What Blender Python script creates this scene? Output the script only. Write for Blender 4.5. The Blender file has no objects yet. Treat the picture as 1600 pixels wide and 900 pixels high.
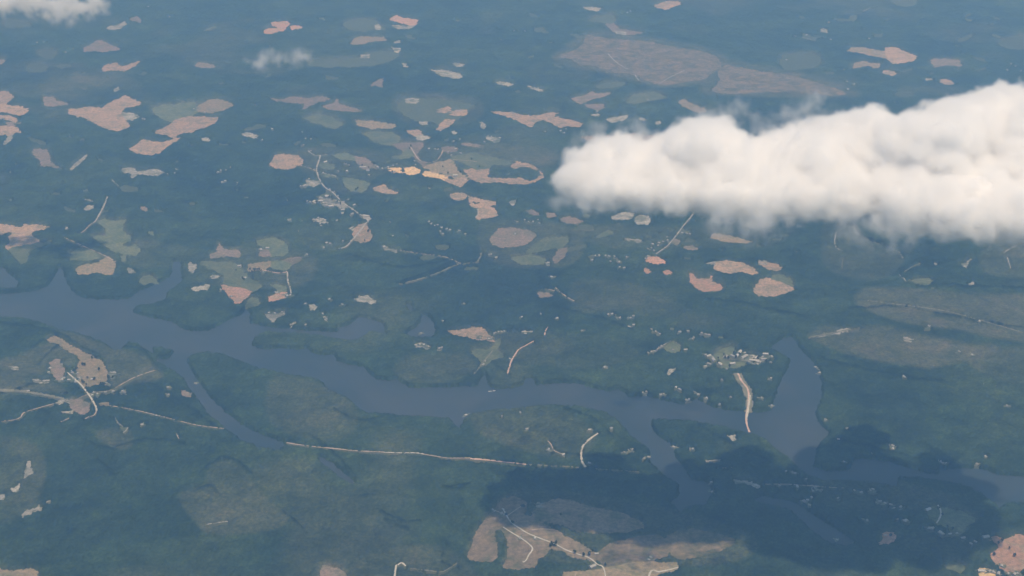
import bpy, bmesh, math, random
import numpy as np
from mathutils import Vector, noise as mnoise
from mathutils.geometry import tessellate_polygon

sc = bpy.context.scene
COL = sc.collection
R = math.radians
random.seed(7)
rng = np.random.default_rng(7)

# ------------------------------------------------------------------ camera
CAM_H, TILT, FPX = 3500.0, R(25.0), 800.0 / math.tan(R(20.0))
cd = bpy.data.cameras.new('camera')
cam = bpy.data.objects.new('camera', cd)
COL.objects.link(cam)
cam.location = (0, 0, CAM_H)
cam.rotation_euler = (R(90) - TILT, 0, 0)
cd.sensor_width = 36.0
cd.lens = 18.0 / math.tan(R(20.0))
cd.clip_start, cd.clip_end = 5.0, 200000.0
sc.camera = cam

# ------------------------------------------------------------------ light
SUN_EL, SUN_AZ = R(74.8), R(138)          # azimuth clockwise from the view direction (+Y)
w = bpy.data.worlds.new('World')
sc.world = w
w.use_nodes = True
nt = w.node_tree
sky = nt.nodes.new('ShaderNodeTexSky')
sky.sky_type = 'NISHITA'
sky.sun_disc = False
sky.sun_elevation = SUN_EL
sky.sun_rotation = SUN_AZ
sky.altitude = 200
nt.nodes['Background'].inputs['Strength'].default_value = 0.10
nt.links.new(sky.outputs[0], nt.nodes['Background'].inputs['Color'])
sd = bpy.data.lights.new('sun', 'SUN')
sd.energy = 4.2
sd.angle = R(0.5)
sd.color = (1.0, 0.91, 0.79)
sun = bpy.data.objects.new('sun', sd)
COL.objects.link(sun)
sdir = Vector((math.sin(SUN_AZ) * math.cos(SUN_EL), math.cos(SUN_AZ) * math.cos(SUN_EL), math.sin(SUN_EL)))
sun.rotation_euler = sdir.to_track_quat('Z', 'Y').to_euler()
sun.location = (0, 0, 5000)
sc.view_settings.view_transform = 'Standard'
sc.view_settings.look = 'None'
sc.view_settings.exposure = -0.22
sc.view_settings.gamma = 1.0
sc.cycles.volume_bounces = 16
sc.cycles.max_bounces = 24
sc.cycles.diffuse_bounces = 2
sc.cycles.glossy_bounces = 2
sc.cycles.use_denoising = True
sc.cycles.volume_max_steps = 256
sc.cycles.volume_step_rate = 2.0

# ------------------------------------------------------------------ geometry of the view: ray through a photo pixel -> a place on the land
CT, ST = math.cos(TILT), math.sin(TILT)
def place(u, v, z=0.0):
    x, y = (u - 800.0) / FPX, (450.0 - v) / FPX
    dy, dz = CT + y * ST, -ST + y * CT
    t = (z - CAM_H) / dz
    return (x * t, dy * t)
def seen(X, Y, Z):
    dz = Z - CAM_H
    depth = Y * CT - dz * ST
    up = Y * ST + dz * CT
    return 800.0 + FPX * X / depth, 450.0 - FPX * up / depth

def rough(pts, amp=0.9, step=5.0, seed=0, closed=True):
    """break a traced outline into the uneven edge a field has against trees"""
    rn = random.Random(seed)
    out = []
    n = len(pts)
    for i in range(n if closed else n - 1):
        a, b = pts[i], pts[(i + 1) % n]
        L = math.hypot(b[0] - a[0], b[1] - a[1])
        k = max(1, int(L / step))
        for j in range(k):
            t = j / k
            q = amp * min(1.0, L / 12)
            if j == 0: q *= 0.3
            out.append((a[0] + (b[0] - a[0]) * t + rn.uniform(-q, q), a[1] + (b[1] - a[1]) * t + rn.uniform(-q, q) * 0.7))
    if not closed: out.append(pts[-1])
    return out
def ragged(pts, seed, coarse=1.6, fine=0.8):
    a = rough(pts, coarse, 11, seed)
    return rough(a, fine, 3.2, seed + 500)
def widen(pts):
    """an outline cut by the photo's edge goes on past it"""
    o = []
    for u, v in pts:
        if u <= 0: u -= 70
        if u >= 1600: u += 90
        if v >= 900: v += 60
        if v <= 0: v -= 14
        o.append((u, v))
    return o
def smooth(pts, n=4, closed=True):
    out = []
    m = len(pts)
    rngi = range(m) if closed else range(m - 1)
    for i in rngi:
        p0 = pts[(i - 1) % m] if closed or i > 0 else pts[0]
        p1, p2 = pts[i], pts[(i + 1) % m]
        p3 = pts[(i + 2) % m] if closed or i + 2 < m else pts[-1]
        for j in range(n):
            t = j / n
            f = lambda a, b, c, d: 0.5 * (2 * b + (c - a) * t + (2 * a - 5 * b + 4 * c - d) * t * t + (3 * b - a - 3 * c + d) * t ** 3)
            out.append((f(p0[0], p1[0], p2[0], p3[0]), f(p0[1], p1[1], p2[1], p3[1])))
    if not closed: out.append(pts[-1])
    return out

# land-use map: a raster of the land as the trees must leave it open
MG, SC = 140, 2
MW, MH = (1600 + 2 * MG) * SC, (900 + 2 * MG) * SC
def blank(): return np.zeros((MH, MW), np.float32)
def fill(mask, pts, val=1.0):
    P = np.array(pts, dtype=np.float64)
    P = (P + MG) * SC
    y0, y1 = max(0, int(P[:, 1].min())), min(MH - 1, int(P[:, 1].max()) + 1)
    x0, x1 = max(0, int(P[:, 0].min())), min(MW - 1, int(P[:, 0].max()) + 1)
    if y1 <= y0 or x1 <= x0: return
    Q = np.roll(P, -1, axis=0)
    xs = np.arange(x0, x1 + 1) + 0.5
    for y in range(y0, y1 + 1):
        yc = y + 0.5
        c = ((P[:, 1] <= yc) & (Q[:, 1] > yc)) | ((Q[:, 1] <= yc) & (P[:, 1] > yc))
        if not c.any(): continue
        xi = P[c, 0] + (yc - P[c, 1]) / (Q[c, 1] - P[c, 1]) * (Q[c, 0] - P[c, 0])
        ins = (np.searchsorted(np.sort(xi), xs) % 2) == 1
        row = mask[y, x0:x1 + 1]
        row[ins] = np.maximum(row[ins], val) if val > 0 else 0
def lookup(mask, u, v):
    iu = np.clip(((u + MG) * SC).astype(np.int64), 0, MW - 1)
    iv = np.clip(((v + MG) * SC).astype(np.int64), 0, MH - 1)
    return mask[iv, iu]
OPEN = blank()
WMASK = blank()
FMASK = blank()

# ------------------------------------------------------------------ materials
def new_mat(name):
    m = bpy.data.materials.new(name)
    m.use_nodes = True
    t = m.node_tree
    b = t.nodes['Principled BSDF']
    b.inputs['Roughness'].default_value = 0.9
    b.inputs['Specular IOR Level'].default_value = 0.1
    return m, t, b
def N(t, kind, **kw):
    n = t.nodes.new(kind)
    for k, v in kw.items():
        if k in n.inputs: n.inputs[k].default_value = v
        else: setattr(n, k, v)
    return n
def noise_tex(t, scale, detail=4, rough_=0.6, src=None, dist=0.0):
    n = N(t, 'ShaderNodeTexNoise')
    n.inputs['Scale'].default_value = scale
    n.inputs['Detail'].default_value = detail
    n.inputs['Roughness'].default_value = rough_
    n.inputs['Distortion'].default_value = dist
    t.links.new(src, n.inputs['Vector'])
    return n
def ramp(t, src, stops):
    r = N(t, 'ShaderNodeValToRGB')
    el = r.color_ramp.elements
    el[0].position, el[0].color = stops[0][0], (*stops[0][1], 1)
    el[1].position, el[1].color = stops[-1][0], (*stops[-1][1], 1)
    for p, c in stops[1:-1]:
        e = el.new(p); e.color = (*c, 1)
    t.links.new(src, r.inputs['Fac'])
    return r
def mixc(t, fac, a, b, mode='MIX'):
    m = N(t, 'ShaderNodeMix', data_type='RGBA', blend_type=mode)
    for key, val in ((0, fac), (6, a), (7, b)):
        if hasattr(val, 'is_linked') or hasattr(val, 'links'): t.links.new(val, m.inputs[key])
        elif isinstance(val, (int, float)): m.inputs[key].default_value = val
        else: m.inputs[key].default_value = (*val, 1)
    return m.outputs[2]
def pos(t): return N(t, 'ShaderNodeNewGeometry').outputs['Position']

def soil_mat(name, c0, c1, c2, stripes=0.25):
    """open ground: two soil tones, patches of a third (weeds, damp), faint tillage rows turned differently on each field"""
    m, t, b = new_mat(name)
    p = pos(t)
    oi = N(t, 'ShaderNodeObjectInfo')
    big = noise_tex(t, 0.011, 6, 0.68, p, 0.8)
    fine = noise_tex(t, 0.05, 3, 0.7, p)
    col = ramp(t, big.outputs['Fac'], [(0.36, c0), (0.50, c1), (0.60, c2), (0.72, tuple(x * 0.6 + y * 0.4 for x, y in zip(c2, (0.06, 0.10, 0.05))))]).outputs['Color']
    rot = N(t, 'ShaderNodeVectorRotate', rotation_type='Z_AXIS')
    t.links.new(p, rot.inputs['Vector'])
    mul = N(t, 'ShaderNodeMath', operation='MULTIPLY'); mul.inputs[1].default_value = 6.28
    t.links.new(oi.outputs['Random'], mul.inputs[0]); t.links.new(mul.outputs[0], rot.inputs['Angle'])
    wv = N(t, 'ShaderNodeTexWave'); wv.inputs['Scale'].default_value = 0.012; wv.inputs['Distortion'].default_value = 3.0
    wv.inputs['Detail'].default_value = 3
    t.links.new(rot.outputs[0], wv.inputs['Vector'])
    col = mixc(t, stripes * 0.5, col, ramp(t, wv.outputs['Fac'], [(0.3, tuple(x * 0.75 for x in c1)), (0.7, tuple(min(1, x * 1.15) for x in c0))]).outputs['Color'])
    col = mixc(t, 0.85, col, ramp(t, fine.outputs['Fac'], [(0.3, (0.5, 0.52, 0.5)), (0.7, (1.3, 1.28, 1.26))]).outputs['Color'], 'MULTIPLY')
    t.links.new(col, b.inputs['Base Color'])
    # field-to-field tone difference
    hs = N(t, 'ShaderNodeHueSaturation')
    mr = N(t, 'ShaderNodeMapRange'); mr.inputs['To Min'].default_value = 0.85; mr.inputs['To Max'].default_value = 1.15
    t.links.new(oi.outputs['Random'], mr.inputs['Value']); t.links.new(mr.outputs[0], hs.inputs['Value'])
    t.links.new(col, hs.inputs['Color']); t.links.new(hs.outputs[0], b.inputs['Base Color'])
    return m
M = {
    'p': soil_mat('red_clay_soil', (0.42, 0.295, 0.205), (0.34, 0.255, 0.185), (0.235, 0.21, 0.15)),
    'o': soil_mat('orange_clay_soil', (0.48, 0.285, 0.20), (0.40, 0.255, 0.185), (0.33, 0.26, 0.185)),
    'l': soil_mat('dusky_soil', (0.245, 0.185, 0.15), (0.205, 0.17, 0.135), (0.15, 0.145, 0.105)),
    't': soil_mat('straw_stubble', (0.27, 0.21, 0.13), (0.24, 0.20, 0.13), (0.19, 0.18, 0.11)),
    'y': soil_mat('golden_grain', (0.70, 0.50, 0.27), (0.62, 0.45, 0.25), (0.46, 0.36, 0.20)),
    'g': soil_mat('pasture', (0.15, 0.165, 0.09), (0.115, 0.14, 0.075), (0.08, 0.11, 0.06)),
    'd': soil_mat('young_growth', (0.085, 0.10, 0.055), (0.075, 0.095, 0.05), (0.065, 0.085, 0.045), 0.1),
    'w': soil_mat('bleached_ground', (0.38, 0.37, 0.34), (0.28, 0.28, 0.25), (0.15, 0.165, 0.13), 0.1),
    's': soil_mat('bare_slope_ground', (0.25, 0.195, 0.14), (0.20, 0.165, 0.115), (0.12, 0.125, 0.075)),
    'c': soil_mat('felled_ground', (0.22, 0.17, 0.115), (0.14, 0.125, 0.08), (0.07, 0.08, 0.048)),
}
def road_mat(name, c, v=0.25):
    m, t, b = new_mat(name)
    f = noise_tex(t, 0.02, 4, 0.7, pos(t))
    t.links.new(ramp(t, f.outputs['Fac'], [(0.3, tuple(x * (1 - v) for x in c)), (0.7, tuple(x * (1 + v) for x in c))]).outputs['Color'], b.inputs['Base Color'])
    return m
ROADM = {'a': road_mat('worn_asphalt', (0.32, 0.315, 0.29)), 'e': road_mat('dirt_track', (0.36, 0.30, 0.24)),
         'v': road_mat('grassy_verge', (0.17, 0.17, 0.12), 0.35), 'r': road_mat('pink_gravel', (0.52, 0.38, 0.32)),
         'b': road_mat('concrete', (0.46, 0.45, 0.40), 0.15)}

# ground sheet: grass and scrub near; the same forest colours far away
GR, t, b = new_mat('grassland')
p = pos(t)
n1 = noise_tex(t, 0.004, 6, 0.65, p)
n2 = noise_tex(t, 0.06, 3, 0.7, p)
c = ramp(t, n1.outputs['Fac'], [(0.35, (0.055, 0.075, 0.04)), (0.5, (0.075, 0.092, 0.05)), (0.65, (0.12, 0.115, 0.07))]).outputs['Color']
c = mixc(t, 0.6, c, ramp(t, n2.outputs['Fac'], [(0.3, (0.5, 0.5, 0.5)), (0.7, (1.3, 1.3, 1.3))]).outputs['Color'], 'MULTIPLY')
t.links.new(c, b.inputs['Base Color'])

# forest canopy: stand tone (vertex data) x patches of species x single crowns
FO, t, b = new_mat('forest_canopy')
p = pos(t)
att = N(t, 'ShaderNodeAttribute', attribute_name='stand')
n0 = noise_tex(t, 0.00075, 5, 0.62, p, 0.8)
n1 = noise_tex(t, 0.006, 5, 0.62, p, 0.5)
n2 = noise_tex(t, 0.07, 3, 0.7, p)
n3 = noise_tex(t, 0.02, 4, 0.7, p, 0.3)
wob = N(t, 'ShaderNodeVectorMath', operation='MULTIPLY_ADD')
t.links.new(n3.outputs['Color'], wob.inputs[0]); wob.inputs[1].default_value = (90, 90, 0); t.links.new(p, wob.inputs[2])
vo = N(t, 'ShaderNodeTexVoronoi'); vo.inputs['Scale'].default_value = 0.0026
t.links.new(wob.outputs[0], vo.inputs['Vector'])
sepv = N(t, 'ShaderNodeSeparateColor'); t.links.new(vo.outputs['Color'], sepv.inputs[0])
base = ramp(t, n0.outputs['Fac'], [(0.34, (0.016, 0.032, 0.030)), (0.45, (0.022, 0.042, 0.027)), (0.55, (0.028, 0.049, 0.027)), (0.66, (0.037, 0.057, 0.029))]).outputs['Color']
base = mixc(t, 0.75, base, ramp(t, n1.outputs['Fac'], [(0.33, (0.45, 0.52, 0.62)), (0.5, (1, 1, 1)), (0.67, (1.45, 1.42, 1.25))]).outputs['Color'], 'MULTIPLY')
base = mixc(t, 0.55, base, ramp(t, sepv.outputs[0], [(0.0, (0.62, 0.72, 0.85)), (0.5, (1, 1, 1)), (1.0, (1.28, 1.28, 1.1))]).outputs['Color'], 'MULTIPLY')
base = mixc(t, 0.6, base, ramp(t, n3.outputs['Fac'], [(0.34, (0.5, 0.55, 0.6)), (0.5, (1, 1, 1)), (0.66, (1.6, 1.5, 1.3))]).outputs['Color'], 'MULTIPLY')
young = ramp(t, n1.outputs['Fac'], [(0.35, (0.055, 0.070, 0.042)), (0.55, (0.082, 0.092, 0.058)), (0.7, (0.115, 0.105, 0.075))]).outputs['Color']
young = mixc(t, 0.5, young, ramp(t, n3.outputs['Fac'], [(0.34, (0.6, 0.66, 0.66)), (0.5, (1, 1, 1)), (0.66, (1.4, 1.32, 1.2))]).outputs['Color'], 'MULTIPLY')
base = mixc(t, att.outputs['Fac'], base, young)
eg_shade = N(t, 'ShaderNodeAttribute', attribute_name='evergreen_bank_shade')
base = mixc(t, eg_shade.outputs['Fac'], base, (0.006, 0.014, 0.010))  # dark ravine conifers, plus painted tree shade along the water
base = mixc(t, 0.8, base, ramp(t, n2.outputs['Fac'], [(0.32, (0.4, 0.44, 0.48)), (0.5, (1, 1, 1)), (0.68, (1.75, 1.65, 1.5))]).outputs['Color'], 'MULTIPLY')
t.links.new(base, b.inputs['Base Color'])
b.inputs['Roughness'].default_value = 1.0
b.inputs['Specular IOR Level'].default_value = 0.0

WA, t, b = new_mat('lake_water')
p = pos(t)
nw = noise_tex(t, 0.0022, 4, 0.6, p, 0.5)
t.links.new(ramp(t, nw.outputs['Fac'], [(0.35, (0.026, 0.042, 0.052)), (0.65, (0.046, 0.056, 0.062))]).outputs['Color'], b.inputs['Base Color'])
t.links.new(ramp(t, nw.outputs['Fac'], [(0.3, (0.10,) * 3), (0.7, (0.24,) * 3)]).outputs['Color'], b.inputs['Roughness'])
b.inputs['Specular IOR Level'].default_value = 0.5
b.inputs['IOR'].default_value = 1.33
nb = noise_tex(t, 0.15, 4, 0.6, p)
bp = N(t, 'ShaderNodeBump'); bp.inputs['Strength'].default_value = 0.12; bp.inputs['Distance'].default_value = 1.0
t.links.new(nb.outputs['Fac'], bp.inputs['Height']); t.links.new(bp.outputs[0], b.inputs['Normal'])

def flat_mat(name, c, rough_=0.8):
    m, t, b = new_mat(name)
    oi = N(t, 'ShaderNodeObjectInfo')
    f = noise_tex(t, 0.8, 3, 0.6, pos(t))
    col = ramp(t, f.outputs['Fac'], [(0.3, tuple(x * 0.85 for x in c)), (0.7, tuple(min(1, x * 1.1) for x in c))]).outputs['Color']
    hs = N(t, 'ShaderNodeHueSaturation')
    mr = N(t, 'ShaderNodeMapRange'); mr.inputs['To Min'].default_value = 0.7; mr.inputs['To Max'].default_value = 1.1
    t.links.new(oi.outputs['Random'], mr.inputs['Value']); t.links.new(mr.outputs[0], hs.inputs['Value'])
    t.links.new(col, hs.inputs['Color']); t.links.new(hs.outputs[0], b.inputs['Base Color'])
    b.inputs['Roughness'].default_value = rough_
    return m
ROOF_W, ROOF_G, WALL = flat_mat('pale_metal_roof', (0.44, 0.44, 0.42), 0.6), flat_mat('shingle_roof', (0.36, 0.35, 0.34)), flat_mat('house_siding', (0.40, 0.385, 0.36))
GLASS = flat_mat('dark_window', (0.05, 0.06, 0.07), 0.2)
BARK, LEAF = flat_mat('bark', (0.10, 0.07, 0.05)), flat_mat('leaves', (0.030, 0.045, 0.022))
HULL, FOAM = flat_mat('boat_hull', (0.85, 0.85, 0.84), 0.3), flat_mat('foam', (0.75, 0.78, 0.8))

# ------------------------------------------------------------------ object helpers
def tag(o, label=None, cat=None, group=None, kind=None):
    if label: o['label'] = label
    if cat: o['category'] = cat
    if group: o['group'] = group
    if kind: o['kind'] = kind
    return o
def mesh_obj(name, verts, faces, mat, parent=None, shade=False):
    me = bpy.data.meshes.new(name)
    me.from_pydata(verts, [], faces)
    me.materials.append(mat)
    me.update()
    if shade: me.shade_smooth()
    o = bpy.data.objects.new(name, me)
    COL.objects.link(o)
    if parent: o.parent = parent
    return o
LAYER = [0]
def sheet(name, pix, mat, z):
    """a patch of ground cover lying on the land inside the outline pix"""
    P = [Vector((*place(u, v), 0.0)) for u, v in pix]
    cx = sum(q.x for q in P) / len(P); cy = sum(q.y for q in P) / len(P)
    tris = tessellate_polygon([P])
    V = [(q.x - cx, q.y - cy, 0.0) for q in P]
    F = []
    for a, b_, c_ in tris:
        ax, ay, _ = V[a]; bx, by, _ = V[b_]; cx2, cy2, _ = V[c_]
        F.append((a, b_, c_) if (bx - ax) * (cy2 - ay) - (by - ay) * (cx2 - ax) > 0 else (a, c_, b_))
    # the same cover runs on under the crowns of the trees that border it
    m_ = len(V)
    V += [(q.x * (1 - 18 / CAM_H) - cx, q.y * (1 - 18 / CAM_H) - cy, -0.05) for q in P]
    F += [tuple(i + m_ for i in f_) for f_ in list(F)]
    o = mesh_obj(name, V, F, mat)
    o.location = (cx, cy, z)
    return o
def parse(s):
    return [tuple(float(x) for x in q.split(',')) for q in s.split()]

# ------------------------------------------------------------------ water
WATER = [
 "0,456 15,458 40,456 60,452 75,445 88,425 91,416 97,417 105,440 115,455 130,465 160,467 185,467 205,464 215,455 235,447 252,440 266,430 270,408 283,408 286,436 277,445 264,452 258,465 240,472 215,475 205,484 212,489 230,494 255,498 275,503 283,511 300,516 325,516 345,506 362,497 378,490 385,478 392,490 392,504 425,511 460,514 500,517 530,518 526,511 545,508 553,500 560,495 575,496 600,505 605,521 580,514 565,525 550,530 530,527 500,522 450,518 415,517 398,526 392,538 405,544 430,544 470,545 481,543 488,551 505,554 522,553 528,563 545,569 568,572 577,582 590,592 605,594 620,591 628,596 640,605 700,605 745,602 750,592 757,583 762,590 765,603 775,607 800,606 816,601 820,591 835,591 838,601 870,598 900,598 925,605 950,611 965,606 975,612 985,620 1010,618 1040,625 1065,631 1080,630 1086,622 1100,629 1115,636 1140,641 1160,642 1185,644 1205,641 1210,620 1220,592 1229,578 1234,560 1215,548 1203,541 1222,527 1240,526 1246,537 1256,550 1272,565 1281,580 1286,600 1286,618 1275,642 1280,660 1296,675 1284,688 1276,705 1272,728 1290,736 1325,734 1334,718 1350,716 1390,720 1412,728 1440,737 1463,741 1470,733 1500,731 1540,733 1560,741 1600,749 1600,781 1575,783 1560,793 1553,783 1530,767 1500,754 1465,748 1430,744 1405,743 1402,757 1370,752 1330,747 1290,748 1262,741 1245,727 1232,712 1212,700 1196,684 1180,676 1150,671 1130,664 1080,655 1040,653 1020,654 1017,664 1028,680 1048,692 1056,712 1070,730 1082,748 1110,755 1113,770 1104,786 1075,789 1062,800 1056,790 1045,783 1058,776 1062,755 1040,742 1015,722 1014,700 985,680 975,665 960,650 940,640 905,633 870,630 820,633 760,639 730,645 722,660 719,669 709,660 700,650 650,649 600,645 575,643 560,635 535,615 513,607 500,592 450,582 400,572 350,551 320,548 300,552 292,560 300,578 315,600 330,620 350,640 372,657 395,672 425,684 446,692 435,702 400,697 376,686 345,662 320,640 305,618 293,600 285,588 268,575 252,566 240,560 262,560 270,552 272,546 250,539 238,541 240,552 228,545 215,534 200,532 190,544 178,545 163,535 140,524 120,518 90,512 60,500 30,495 0,492",
 "0,405 8,418 20,430 30,438 28,447 12,449 0,447",
 "633,522 650,510 657,500 659,492 670,494 679,505 681,517 675,525 650,526",
 "634,474 643,472 646,482 639,484",
 "1176,780 1190,774 1215,778 1240,783 1260,795 1290,815 1318,833 1337,846 1322,852 1290,842 1268,826 1250,808 1230,793 1200,786",
 "500,712 520,722 540,740 556,752 550,754 530,744 512,728 496,716",
]
for i, s in enumerate(WATER):
    pix = rough(widen(parse(s)), 1.0, 7, 100 + i)
    fill(OPEN, pix); fill(WMASK, pix)
    o = sheet('river' if i == 0 else ('pond' if i in (2, 3) else 'creek'), pix, WA, 0.4)
    tag(o, kind='structure')

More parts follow.
